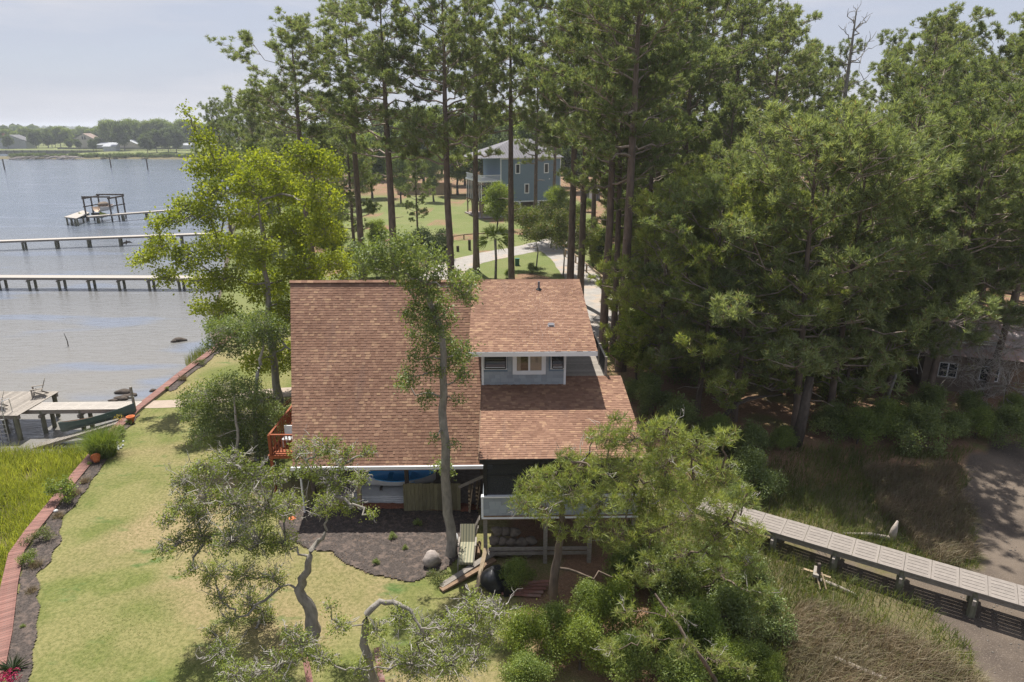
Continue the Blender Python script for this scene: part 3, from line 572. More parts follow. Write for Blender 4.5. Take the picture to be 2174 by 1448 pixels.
for x in (-1.41, 2.27): MB().bb(x, x+.1, WY-.05, WY, 5.88, 7.95).build('corner_board', M['white'], house)
MB().bb(-1.41, 2.37, WY-.065, WY-.05, 5.84, 5.92).build('base_trim', M['white'], house)
wn = window('window', -.02, 1.46, 6.42, 7.62, WY-.02, house, .14, 'white', 'clear', 2)
# flat brown sheet coloured to stand in for the dim room behind the curtains
for a, b, yy in ((.13, .34, WY-.032), (.72, 1.30, WY-.032)):
    c = MB(); nf = 10
    c.add([(a+(b-a)*i/nf, yy-.004*(i % 2), z) for z in (6.58, 7.46) for i in range(nf+1)], [(i, i+1, nf+2+i, nf+1+i) for i in range(nf)]); c.build('curtain', M['curtain'], wn)
MB().bb(.12, 1.32, WY-.027, WY-.021, 6.57, 7.47).build('interior_shade', M['timber'], wn)
def awning(x0, x1, z0, z1):
    f = MB(); y = WY-.02
    f.bb(x0, x0+.05, y-.03, y, z0, z1); f.bb(x1-.05, x1, y-.03, y, z0, z1); f.bb(x0+.05, x1-.05, y-.03, y, z1-.05, z1); f.bb(x0+.05, x1-.05, y-.03, y, z0, z0+.05); fo = f.build('awning_window', M['white'], house)
    MB().bb(x0+.05, x1-.05, y-.012, y-.004, z0+.05, z1-.05).build('pane', M['glass'], fo)
    s = MB(); o = .34
    for a in (x0+.05, x1-.05): s.bar((a, y-.05, z1-.06), (a, y-o, z0+.1), .05, .04)
    for t in (0, .52, 1): s.bar((x0+.05, y-.05-(o-.05)*t, z1-.06+(z0-z1+.16)*t), (x1-.05, y-.05-(o-.05)*t, z1-.06+(z0-z1+.16)*t), .05, .045)
    so_ = s.build('sash', M['black'], fo)
    MB().add([(x0+.07, y-.055, z1-.075), (x1-.07, y-.055, z1-.075), (x1-.07, y-o+.005, z0+.1), (x0+.07, y-o+.005, z0+.1)], [(0, 1, 2, 3)]).build('pane', M['clear'], fo)
    MB().bb(x0-.02, x1+.02, y-.07, y-.03, z0-.05, z0).build('sill', M['white'], fo)
awning(-1.30, -.28, 6.72, 7.55); awning(1.68, 2.26, 6.72, 7.55)
# vents on the dormer roof
def onD(x, y): return RZ+.02-(RY-y)*.2534
MB().tube([(1.38, 33.1, onD(0, 33.1)-.05), (1.38, 33.1, onD(0, 33.1)+.42)], .055, 10).build('vent_pipe', M['metalroof'], house)
MB().lathe((1.38, 33.1, onD(0, 33.1)-.02), [(.17, 0), (.15, .05), (.07, .12)], 12).build('pipe_boot', M['black'], house)
b = MB(); b.box((1.75, 29.65, onD(0, 29.65)+.06), (.22, .22, .07), rx=.3); b.box((1.75, 29.65, onD(0, 29.65)+.025), (.3, .3, .02), rx=.3); b.build('roof_vent', M['metalroof'], house)
# balcony behind the porch roof
bal = MB().bb(2.37, 4.35, 29.45, 33.6, 5.80, 5.86).build('balcony_floor', M['timber'], house)
for i in range(29):
    MB().bb(2.38, 4.34, 29.46+i*.142, 29.46+i*.142+.132, 5.862, 5.89).build('plank', M['wood'], bal)
rl = MB(); rl.bar((4.3, 29.5, 6.85), (4.3, 33.6, 6.85), .09, .05); rl.bar((4.3, 29.5, 6.0), (4.3, 33.6, 6.0), .05, .05); rl.bar((2.4, 33.6, 6.85), (4.3, 33.6, 6.85), .09, .05); rl.bar((2.4, 33.6, 6.0), (4.3, 33.6, 6.0), .05, .05)
rlo = rl.build('balcony_railing', M['black'], house)
for y in (29.5, 31.5, 33.6): MB().bb(4.25, 4.35, y-.05, y+.05, 5.87, 6.95).build('railing_post', M['wood'], rlo)
for i in range(26): MB().bar((4.3, 29.65+i*.15, 6.0), (4.3, 29.65+i*.15, 6.83), .035).build('baluster', M['black'], rlo)
for i in range(12): MB().bar((2.5+i*.15, 33.6, 6.0), (2.5+i*.15, 33.6, 6.83), .035).build('baluster', M['black'], rlo)
# screened porch
PF = 23.75
MB().bb(-1.3, 4.85, PF-.05, 28.4, 2.1, 2.28).build('porch_floor', M['timber'], house)
kw = MB().bb(-1.3, 4.85, PF, PF+.09, 2.22, 3.12).build('knee_wall', M['bluesiding'], house)
shakes(kw, -1.28, 4.85, 2.22, 3.08, PF, .172, wr=(.2, .42))
MB().bb(-1.36, 4.9, PF-.09, PF+.11, 3.1, 3.16).build('wall_cap', M['white'], house)
MB().bb(-1.36, 4.9, PF-.06, PF-.032, 2.14, 2.22).build('skirt_board', M['white'], house)
MB().bb(-1.37, -1.28, PF-.06, PF+.1, 2.22, 3.1).build('corner_board', M['white'], house)
sw = MB().bb(-1.30, -1.22, PF+.1, 28.3, 2.28, 3.1).build('porch_side_wall', M['siding'], house)
for x in (-1.2, .82, 2.8, 4.75): MB().bb(x-.07, x+.07, PF, PF+.12, 3.16, 4.87).build('porch_post', M['black'], house)
for y in (25.6, 27.4): MB().bb(-1.27, -1.15, y-.05, y+.05, 3.1, 4.95).build('porch_post', M['black'], house)
for a, b in ((-1.13, .75), (.89, 2.73), (2.87, 4.68)): MB().bb(a, b, PF+.05, PF+.056, 3.16, 4.86).build('screen', M['screen'], house)
MB().bb(-1.215, -1.21, PF+.12, 28.3, 3.1, 4.95).build('screen', M['screen'], house)
MB().bb(-1.13, 4.68, PF+.03, PF+.1, 4.0, 4.05).build('screen_rail', M['black'], house)
MB().bb(-1.3, 4.85, 28.3, 28.42, 2.1, 5.8).build('porch_back_wall', M['siding'], house)
for x in (-1.22, 1.2, 3.0, 4.75):
    MB().bb(x-.08, x+.08, PF+.02, PF+.18, -.4, 2.1).build('pier_post', M['wood'], house)
MB().bb(-1.25, 4.8, 28.0, 28.1, 0, 2.05).build('under_porch_wall', M['timber'], house)
for i, z in enumerate((.28, .5)): MB().bb(-1.1, 2.95, PF+.2, PF+.25, z, z+.14).build('low_rail', M['wood'], house)
# understorey of the steep part
MB().bb(-9.3, -1.3, EY+.25, 2*RY-EY-.3, 2.28, 2.46).build('floor_frame', M['timber'], house)
for x in (-9.3, -7.2, -4.95, -3.1, -1.45): MB().bb(x-.09, x+.09, 28.3, 28.48, -.3, 2.28).build('post', M['darkbark'] if x != -7.2 else M['pale_timber'], house)
MB().bb(-9.35, -1.3, 28.32, 28.46, 2.08, 2.27).build('beam', M['pale_timber'], house)
MB().bb(-9.3, -1.3, 34.2, 34.4, 0, 2.28).build('storage_back_wall', M['brownwall'], house)
MB().bb(-9.2, -1.4, 28.1, 34.1, -.05, .02).build('floor_slab', M['rock'], house)
MB().add([(-9.2, EY+.2, EZ-.1), (-9.2, 2*RY-EY-.2, EZ-.1), (-9.2, RY, RZ-.3), (-9.1, EY+.2, EZ-.1), (-9.1, 2*RY-EY-.2, EZ-.1), (-9.1, RY, RZ-.3)], [(0, 2, 1), (3, 4, 5), (0, 1, 4, 3), (1, 2, 5, 4), (2, 0, 3, 5)]).build('gable_wall', M['siding'], house)
MB().bb(2.28, 2.38, 33.8, 40.6, 2.3, 6.).build('gable_wall', M['siding'], house)
house.rotation_euler = (0, 0, R_(1.2))
# red deck at the water end
dk = thing('front_deck', 'orange red stained deck with railings beside the gable end of the shingled house', 'deck', (-11, 33, 0))
fl = MB().bb(-11.6, -9.35, 29.4, 38.6, 1.9, 2.05).build('deck_frame', M['reddeck'], dk)
for i in range(15): MB().bb(-11.62+i*.15, -11.62+i*.15+.14, 29.35, 38.65, 2.053, 2.09).build('plank', M['reddeck'], fl)
for x, y in ((-11.5, 29.5), (-11.5, 34), (-11.5, 38.5), (-9.6, 29.5)): MB().bb(x-.07, x+.07, y-.07, y+.07, -.2, 3.1).build('post', M['reddeck'], dk)
for z in (3.1, 2.2): MB().bar((-11.5, 29.5, z), (-11.5, 38.5, z), .1, .05).build('rail', M['reddeck'], dk); MB().bar((-11.5, 29.5, z), (-9.6, 29.5, z), .1, .05).build('rail', M['reddeck'], dk)
for i in range(12): MB().bar((-11.4+i*.155, 29.5, 2.2), (-11.4+i*.155, 29.5, 3.08), .04).build('baluster', M['reddeck'], dk)
for i in range(30): MB().bar((-11.5, 29.7+i*.29, 2.2), (-11.5, 29.7+i*.29, 3.08), .04).build('baluster', M['reddeck'], dk)
st = MB(); st.bar((-11.6, 36.0, 2.0), (-14., 36.0, .0), .05, .28); st.bar((-11.6, 37.2, 2.0), (-14., 37.2, .0), .05, .28)
sto = st.build('stair', M['reddeck'], dk)
for i in range(8): MB().bb(-11.95-i*.29, -11.67-i*.29, 36.0, 37.2, 1.75-i*.24, 1.79-i*.24).build('tread', M['reddeck'], sto)
for y in (36.0, 37.2): MB().bar((-11.6, y, 3.0), (-14., y, .95), .08, .05).build('handrail', M['reddeck'], sto)
ch = MB(); ch.bb(-11.2, -10.5, 30.2, 30.8, 2.45, 2.52); ch.bb(-11.2, -10.5, 30.75, 30.82, 2.5, 3.0)
for x in (-11.15, -10.55):
    for y in (30.25, 30.75): ch.bar((x, y, 2.09), (x, y, 2.5), .05)
tag(ch.build('deck_chair', M['boatwhite'], None), 'white chair standing on the orange red deck', 'chair')
MB_c = MB().lathe((-10.1, 30.4, 2.09), [(.15, 0), (.2, .3), (.2, .33), (.17, .33), (.15, .25)], 12); tag(MB_c.build('bucket', M['redpaint']), 'red bucket standing on the orange red deck', 'bucket')
# ---------------------------------------------------------------- stored things under and round the house
rng = np.random.default_rng(11)
def hull(L, W, D, mo, mi, name, lbl, cat, loc, rz, ry=0, rim=None, seats=2, sheer=.35, rx=0, inm=None, stern=.02):
    root = thing(name, lbl, cat, (0, 0, 0)); n = 17; m = 8; V = []; F = []
    for i in range(n):
        t = i/(n-1); s = math.sin(math.pi*min(1, t*(1-stern)+stern))**.62; h = D*(1+sheer*(2*t-1)**2)
        for j in range(m+1):
            a = math.pi*j/m; V.append((L*(t-.5), -math.cos(a)*W/2*s, h-math.sin(a)**.8*(h-.02*D) if s > .01 else h-math.sin(a)*(h*.7)))
    for i in range(n-1):
        for j in range(m): F.append((i*(m+1)+j, (i+1)*(m+1)+j, (i+1)*(m+1)+j+1, i*(m+1)+j+1))
    mk('hull', V, F, M[mo], root, True)
    Vi = [(x*.985, y*.95, z*.98+.025) for x, y, z in V]; mk('inside', Vi, [f[::-1] for f in F], M[mi], root, True)
    r = MB(); r.tube([V[i*(m+1)] for i in range(n)], .025, 6); r.tube([V[i*(m+1)+m] for i in range(n)], .025, 6); r.build('gunwale', M[rim or mo], root)
    for k in range(seats):
        t = (k+1)/(seats+1); MB().bb(L*(t-.5)-.12, L*(t-.5)+.12, -W*.46*math.sin(math.pi*t)**.62, W*.46*math.sin(math.pi*t)**.62, D*.72, D*.77).build('seat', M[inm or mi], root)
    root.location = tuple(float(c) for c in loc); root.rotation_euler = (rx, ry, rz); return root
hull(3.3, 1.25, .45, 'boatwhite', 'blue', 'rowing_boat', 'small blue and white rowing boat resting on sawhorses under the house', 'boat', (-5.35, 29.6, .47), .06, rim='blue', seats=2, stern=.12)
sh = None
for x, lb in ((-6.3, 'sawhorse under the stern of the blue rowing boat'), (-4.5, 'sawhorse under the bow of the blue rowing boat')):
    s = MB(); s.bb(x-.05, x+.05, 29.1, 30.2, .39, .47)
    for y in (29.2, 30.1):
        for dx in (-.2, .2): s.bar((x, y, .41), (x+dx, y, .0), .06)
    tag(s.build('sawhorse', M['darkbark']), lb, 'sawhorse')
for i in range(5):
    tag(MB().box((-6.4+.05*i, 29.15+.03*i, .05+.062*i), (2.6-.1*i, 1.2, .05), rz=.04*(i % 3-1)).build('plywood_sheet', M['boatwhite']), ['undermost', 'second', 'third', 'fourth', 'topmost'][i]+' white plywood sheet of the pile lying under the blue rowing boat', 'panel')
fp = thing('fence_panel', 'mossy wooden fence panel of upright boards leaning at the house posts', 'fence', (-3.7, 27.85, 0))
for i in range(15):
    x = -5.0+i*.176; MB().box((x+.085, 27.85+.004*(i % 2), .72+.006*((i*7) % 5)), (.168, .025, 1.36+.02*((i*5) % 3)), rx=-.06).build('board', M['greenwood'], fp)
for z in (.3, 1.1): MB().bb(-5.0, -2.38, 27.885+.06*(z-.3), 27.93+.06*(z-.3), z-.05, z+.05).build('rail', M['greenwood'], fp)
for k, (x, lb) in enumerate(((-1.95, 'wooden pallet leaning upright under the eave beside the screened porch'), (-1.62, 'second wooden pallet leaning behind the first one beside the screened porch'))):
    p = thing('pallet', lb, 'pallet', (x, 28.0+.15*k, 0))
    for i in range(6): MB().box((x, 28.0+.3*k, .2+i*.2), (.1, .9, .1), ry=.12).build('slat', M['pale_timber'], p)
    for y in (27.6, 28.0, 28.4): MB().box((x+.07, y+.3*k, .7), (.05, .09, 1.2), ry=.12).build('stringer', M['pale_timber'], p)
for k, (a, b, lb) in enumerate((((-2.5, 27.9, 1.2), (-1.3, 27.7, 1.9), 'loose board jammed slantwise under the eave above the pallets'),)):
    tag(MB().bar(a, b, .05, .14).build('loose_board', M['wood']), lb, 'board')
for k in range(5):
    sx = MB().bb(-8.6+k*1.1, -7.8+k*1.1, 32.9, 33.8, .02, .7+.25*((k*3) % 4)); tag(sx.build('storage_crate', M[['timber', 'tarp', 'rock', 'timber', 'wood'][k]]), ['low brown', 'tall black', 'grey', 'tall brown', 'pale grey'][k]+' crate stored by the back wall under the house', 'crate')
# lumber and junk by the porch corner
for k, (a, b, w_, lb) in enumerate((((-1.78, 25.9, 0), (-1.35, 24.9, 1.5), .2, 'wide grey board leaning on the porch corner'), ((-1.62, 25.5, 0), (-1.4, 24.6, 1.25), .12, 'narrow grey board leaning on the porch corner'))):
    tag(MB().bar(a, b, w_, .035, (1, 0, 0)).build('leaning_board', M['wood']), lb, 'board')
for k in range(6):
    z = .09+.16*(k//3); tag(MB().tube([(-1.78+.17*(k % 3)+.05*(k//3), 24.15, z), (-1.76+.17*(k % 3)+.05*(k//3), 24.95, z+.02)], .08, 8).build('firewood_log', M['timber']), 'split firewood log in the small pile at the porch corner', 'log', 'firewood pile at the porch corner')
for k in range(13):
    x = -.85+.37*(k % 5)+.12*(k//5); y = 24.35+.22*(k//5)+rng.uniform(-.05, .1); z = .22+.34*(k//5)
    tag(blob(MB(), (x, y, z), (.26, .2, .2), rng, 12, 8, .22).build('filled_sack', M['sack'], None, True), 'bulging burlap sack heaped under the screened porch', 'sack', 'sacks heaped under the porch')
# striped lounger
lg = thing('lounge_chair', 'striped cushioned lounge chair with raised back on the mulch', 'lounge chair', (-1.85, 24.5, 0))
f = MB(); 
for x in (-2.16, -1.54): f.bar((x, 23.2, .36), (x, 24.9, .36), .05); f.bar((x, 24.6, .36), (x+.0, 25.2, 1.0), .05)
f.build('frame', M['wood'], lg)
for x in (-2.16, -1.54):
    for y in (23.35, 24.7): MB().bar((x, y, .36), (x, y, 0), .05).build('leg', M['wood'], lg)
    MB().bar((x-.04*(1 if x < -1.8 else -1), 24.2, .6), (x-.04*(1 if x < -1.8 else -1), 24.8, .62), .07, .04).build('armrest', M['wood'], lg)
MB().box((-1.85, 23.98, .44), (.6, 1.45, .1)).build('seat_cushion', M['fabric'], lg); MB().box((-1.85, 24.92, .76), (.6, .1, .72), rx=-.62).build('back_cushion', M['fabric'], lg)
for a, b, lb in (((-2.75, 22.3, .08), (-.75, 24.0, .42), 'long grey plank lying slantwise at the lawn edge, the upper one'), ((-2.72, 22.12, .06), (-.7, 23.72, .3), 'long brown plank lying slantwise under the grey one')):
    tag(MB().bar(a, b, .26, .08).build('plank', M['wood' if 'upper' in lb else 'timber']), lb, 'plank')
tag(MB().bar((-1.38, 22.0, .03), (-1.05, 23.6, .9), .16, .05).build('short_plank', M['pale_timber']), 'short pale plank standing slantwise beside the black tarp', 'plank')
tp = blob(MB(), (-.72, 22.45, .3), (.42, .62, .5), rng, 18, 12, .26); tag(tp.build('tarp_heap', M['tarp'], None, True), 'heap covered with a crumpled black tarp', 'tarp')
tag(MB().box((-.15, 22.0, .25), (.4, .35, .5), rz=.3).build('plastic_bin', M['black']), 'dark plastic bin lying open beside the black tarp', 'bin')
for k in range(5): tag(MB().box((.35+.1*k, 21.85+.12*k, .06+.05*k), (1.5, .13, .04), rz=-.1+.05*k).build('deck_board', M['redwood']), 'short reddish board in the loose heap beside the pine trunk', 'board', 'loose reddish boards by the pine')
tag(blob(MB(), (-3.25, 23.75, .3), (.36, .32, .36), rng, 14, 9, .24).build('boulder', M['rock'], None, True), 'pale grey boulder at the edge of the dark mulch', 'rock')
tag(blob(MB(), (-2.5, 25.3, .2), (.26, .34, .26), rng, 12, 8, .1).build('mulch_bag', M['boatwhite'], None, True), 'white printed mulch bag lying beside the oak trunk', 'bag')
sb = MB().lathe(tuple(G(621, 1102, .03)), [(.17, 0), (.19, .03), (.17, .06), (.0, .07)], 14); tag(sb.build('stump_disc', M['terracotta']), 'small round orange stump cut in the dark mulch', 'stump')
for (a, b, lb) in ((G(648, 1392, .06), G(660, 1462, .06), 'red brown board lying in the grass under the half dead oak'), (G(800, 1376, .06), G(812, 1455, .06), 'red brown board lying in the grass under the gnarled oak')): tag(MB().bar(a, b, .2, .05).build('grass_board', M['redwood']), lb, 'board')
# lantern and meter boxes behind the balcony
bx = G(1268, 812); bf = thing('bird_feeder', 'green roofed bird feeder on a post beside the balcony', 'bird feeder', (bx[0], 46, 0)); c = Y(1268, 772, 46)
MB().bar((c[0], 46, -.2), (c[0], 46, c[2]), .09).build('post', M['wood'], bf); q = MB(); q.lathe((c[0], 46, c[2]), [(.42, .0), (.4, .06), (.25, .3), (.0, .36)], 6); q.build('roof', M['greenbox'], bf); MB().bb(c[0]-.22, c[0]+.22, 45.8, 46.2, c[2]-.35, c[2]-.01).build('box', M['timber'], bf)
# ---------------------------------------------------------------- bulkhead boardwalk
bwk = thing('boardwalk', 'narrow red plank boardwalk capping the bulkhead between lawn and marsh', 'boardwalk', (BW[4][0], BW[4][1], 0))
seg = np.linalg.norm(np.diff(BW[:, :2], axis=0), axis=1); cum = np.r_[0, np.cumsum(seg)]
pm = bpy.data.meshes.new('plank'); _b = MB().box((0, 0, 0), (.56, .137, .04)); pm.from_pydata(_b.v, [], _b.f); pm.materials.append(M['redwood'])
s = 2.2; k = 0
while s < cum[-1] and k < 300:
    x, y = np.interp(s, cum, BW[:, 0]), np.interp(s, cum, BW[:, 1]); x2, y2 = np.interp(s+.8, cum, BW[:, 0]), np.interp(s+.8, cum, BW[:, 1]); x1, y1 = np.interp(s-.8, cum, BW[:, 0]), np.interp(s-.8, cum, BW[:, 1])
    o = bpy.data.objects.new('plank', pm); col.objects.link(o); o.parent = bwk; o.location = (x-bwk.location.x, y-bwk.location.y, .12+rs.uniform(-.004, .004)); o.rotation_euler = (0, 0, math.atan2(y2-y1, x2-x1)-math.pi/2+rs.uniform(-.01, .01))
    s += .146; k += 1
def ribbon(off, z0, z1, th):
    mb = MB()
    for i in range(len(BW)-1):
        a, b = BW[i], BW[i+1]; t = (b-a)[:2]/np.linalg.norm((b-a)[:2]); n = np.array([-t[1], t[0]])*off
        mb.bar((a[0]+n[0], a[1]+n[1], (z0+z1)/2), (b[0]+n[0], b[1]+n[1], (z0+z1)/2), th, z1-z0)
    return mb
ribbon(.2, -2.2, .095, .08).build('bulkhead_wall', M['pile'], bwk); ribbon(-.24, -.3, .09, .06).build('inner_beam', M['wood'], bwk)
# ---------------------------------------------------------------- piers
def panel_mesh(L, W, mat, n=6):
    mb = MB(); e = .09; mb.bb(0, e, -W/2, W/2, -.045, 0); mb.bb(L-e, L, -W/2, W/2, -.045, 0); p = W/n
    for i in range(n): mb.bb(e, L-e, -W/2+i*p+(.013 if i else 0), -W/2+(i+1)*p-(.013 if i < n-1 else 0), -.045, 0)
    me = bpy.data.meshes.new('deck_panel'); me.from_pydata(mb.v, [], mb.f); me.materials.append(mat); return me
def pier(name, lbl, A, B, W, z, bottom, mat, span, pr=.13, panels=True, group=None, pmat='pile'):
    A = np.array(A[:2]); B = np.array(B[:2]); L = np.linalg.norm(B-A); r = thing(name, lbl, 'pier', (0, 0, 0), group)
    if panels:
        n = int(L/.93); me = panel_mesh(.915, W, mat)
        for i in range(n):
            o = bpy.data.objects.new('deck_panel', me); col.objects.link(o); o.parent = r; o.location = (i*.93, 0, z+rs.uniform(-.003, .003))
    else: MB().bb(0, L, -W/2, W/2, z-.06, z).build('deck', mat, r)
    for s in (-1, 1): MB().bb(0, L, s*W*.42-.03, s*W*.42+.03, z-.30, z-.062).build('stringer', M['wood'], r)
    x = span*.4
    while x < L:
        for s in (-1, 1): MB().tube([(x, s*W*.36, bottom), (x, s*W*.36, z-.1-.2*(not panels))], [pr*1.05, pr], 9).build('pile', M[pmat], r)
        MB().bb(x-.05, x+.05, -W*.62, W*.62, z-.52, z-.31).build('cross_beam', M['wood'], r); x += span
    r.location = (A[0], A[1], 0); r.rotation_euler = (0, 0, math.atan2(*(B-A)[::-1])); return r
a = (G(190, 852, .15)+G(190, 867, .15))/2
pier('dock', 'pale panel dock running out from the red boardwalk beside the green canoe', G(292, 860, .15), (a[0]-17, a[1]-.6), 1.25, .15, -3, M['deckpanel'], 2.4)
pl = thing('dock_platform', 'wooden platform crossing the outer end of the near dock with two chairs', 'platform', (-31.5, 40, 0)); q = G(30, 860, .1)
for i in range(17): MB().bb(q[0]-2.6+i*.245, q[0]-2.6+i*.245+.235, q[1]-1.9, q[1]+2.1, .17, .205).build('plank', M['wood'], pl)
for x in (q[0]-2.2, q[0]+1.3):
    for y in (q[1]-1.75, q[1]+1.9): MB().tube([(x, y, -3), (x, y, .12)], .14, 9).build('pile', M['pile'], pl)
for y in (q[1]-1.75, q[1]+1.9): MB().bb(q[0]-2.6, q[0]+1.55, y-.06, y+.06, -.08, .165).build('beam', M['wood'], pl)
def adirondack(loc, rz, lbl):
    r = thing('garden_chair', lbl, 'chair', (0, 0, 0), 'chairs on the dock platform')
    for i in range(5): MB().box((-.22+i*.11, -.05, .36), (.095, .55, .025), rx=.2).build('seat_slat', M['wood'], r); MB().box((-.22+i*.11, .36, .75), (.095, .025, .85-.04*abs(i-2)), rx=-.35).build('back_slat', M['wood'], r)
    for s in (-1, 1):
        MB().bb(s*.36-.07, s*.36+.07, -.38, .35, .58, .605).build('armrest', M['wood'], r); MB().bar((s*.33, -.3, 0), (s*.33, -.3, .58), .05, .09).build('leg', M['wood'], r); MB().bar((s*.33, .5, 0), (s*.31, -.2, .42), .05, .09).build('leg', M['wood'], r)
    r.location = loc; r.rotation_euler = (0, 0, rz)
adirondack((q[0]+.75, q[1]+1.3, .205), -1.1, 'weathered slatted garden chair at the back corner of the dock platform')
adirondack((q[0]-.35, q[1]-.9, .205), -1.0, 'weathered slatted garden chair beside the dock ladder')
ld = thing('dock_ladder', 'aluminium swim ladder hanging from the dock platform', 'ladder', (q[0]+.55, q[1]-1.95, 0))
for s in (0, .42): MB().tube([(q[0]+.4+s, q[1]-1.3, .2), (q[0]+.4+s, q[1]-1.35, 1.1), (q[0]+.4+s, q[1]-1.95, 1.15), (q[0]+.4+s, q[1]-2.06, .6), (q[0]+.4+s, q[1]-2.08, -1.7)], .028, 7).build('rail', M['alu'], ld)
for i in range(6): MB().bar((q[0]+.4, q[1]-2.08, -1.5+i*.3), (q[0]+.82, q[1]-2.08, -1.5+i*.3), .07, .03).build('rung', M['alu'], ld)
hull(4.9, 1.0, .46, 'canoe', 'tan', 'canoe', 'dark green canoe with tan inside lying on the sloping ramp beside the dock', 'canoe', (-25.35, 38.5, -.36), .03, -.25, sheer=.45, seats=2, rx=-.25, inm='boatwhite')
rm = thing('canoe_ramp', 'grey plank ramp sloping down into the water under the canoe', 'ramp', (-25, 38, 0))
MB().bar((-23.0, 38.35, .12), (-29.0, 38.0, -1.62), .12, .14).build('beam', M['wood'], rm); MB().bar((-23.0, 37.75, .12), (-29.0, 37.4, -1.62), .12, .14).build('beam', M['wood'], rm)
for i in range(24):
    t = (i+.5)/24; MB().box((-23-6*t, 38.05-.35*t, .22-1.74*t), (.21, .85, .035), ry=-.284).build('plank', M['wood'], rm)
po = thing('mooring_post', 'pale wooden post with a cleat standing where dock meets boardwalk', 'post', tuple(G(288, 874, .1))); b0 = G(288, 874, .1)
MB().bar((b0[0], b0[1], -.6), (b0[0]-.05, b0[1], 1.75), .12).build('post', M['wood'], po); MB().bar((b0[0]-.22, b0[1]-.05, 1.1), (b0[0]+.1, b0[1]-.05, 1.12), .05).build('cleat', M['alu'], po)
rng = np.random.default_rng(21)
for k, (u, v, r) in enumerate(((262, 832, .35), (268, 842, .28), (256, 846, .3), (281, 838, .22), (240, 850, .2), (380, 722, .4), (372, 724, .25), (325, 828, .18))):
    p = G(u, v, -1.42); tag(blob(MB(), (p[0], p[1], -1.45), (r*1.6, r, r*.7), rng, 10, 6, .2).build('shore_stone', M['darkbark'], None, True), 'dark wet stone lying at the waterline by the reeds', 'stone', 'stones at the waterline')
sk = G(145, 735, WZ); tag(MB().tube([(sk[0], sk[1], -2.4), (sk[0], sk[1], -1.0), (sk[0]-.15, sk[1], -.3)], [.05, .04, .02], 6).build('stick', M['darkbark']), 'thin stick poking out of the shallow water', 'stick')
# far piers across the water
def w3(u, v, z=0.): return G(u, v, z)
zp = .0
A1, A2 = G(-150, 586, zp), G(470, 588, zp); pier('long_pier', 'long narrow pier on piles next beyond the near dock', A1, A2, 1.5, zp, -3.5, M['deckpanel'], 3.6, .16, False)
A1, A2 = G(-200, 518, zp), G(470, 494, zp); pier('long_pier', 'second long pier on piles, between the boat lift pier and the nearer pier', A1, A2, 1.5, zp, -3.5, M['deckpanel'], 4.6, .17, False)
A1, A2 = G(185, 459, zp), G(470, 437, zp); bp_ = pier('long_pier', 'long pier on piles leading to the boat lift', A1, A2, 1.5, zp, -3.5, M['deckpanel'], 4.6, .18, False)
c = G(170, 460, zp)
ph = thing('pier_head', 'broad wooden landing at the end of the boat lift pier', 'platform', (c[0], c[1], 0)); MB().poly([G(136, 461, 0)[:2], G(162, 464, 0)[:2], G(190, 452, 0)[:2], G(176, 447, 0)[:2]], -.08, .05).build('deck', M['deckpanel'], ph)
for u, v in ((141, 461), (150, 462), (158, 463), (163, 463), (175, 457), (186, 453), (150, 456)): p = G(u, v, 0); MB().tube([(p[0], p[1], -3.5), (p[0], p[1], -.08)], .17, 8).build('pile', M['pile'], ph)
p0 = G(207, 455, 0); yl = p0[1]+3
bl_ = thing('boat_lift', 'dark timber boat lift frame standing in the water', 'boat lift', (p0[0], yl, 0)); xl, xr = p0[0]-2.6, p0[0]+2.6
for x in (xl, xr):
    for y in (yl-2.6, yl, yl+2.6): MB().tube([(x, y, -3.5), (x, y, 3.1)], .16, 8).build('pile', M['darkbark'], bl_)
    MB().bar((x, yl-3, 3.15), (x, yl+3, 3.15), .2, .3).build('beam', M['darkbark'], bl_); MB().bar((x, yl-3, 1.5), (x, yl+3, 1.5), .15, .2).build('side_rail', M['darkbark'], bl_)
for y in (yl-2.6, yl+2.6): MB().bar((xl-.3, y, 3.45), (xr+.3, y, 3.45), .2, .28).build('cross_beam', M['darkbark'], bl_)
hull(5.2, 2.2, .95, 'boatwhite', 'curtain', 'motor_boat', 'white motor boat with tan cover hoisted in the boat lift', 'boat', (p0[0], yl, .35), 1.45, rim='white', stern=.25, sheer=.2)
cv = blob(MB(), (p0[0], yl-.4, 1.75), (.9, 1.5, .55), rng, 12, 8, .05); tag(cv.build('boat_cover', M['brownwall'], None, True), 'brown canvas cover over the boat in the lift', 'cover')
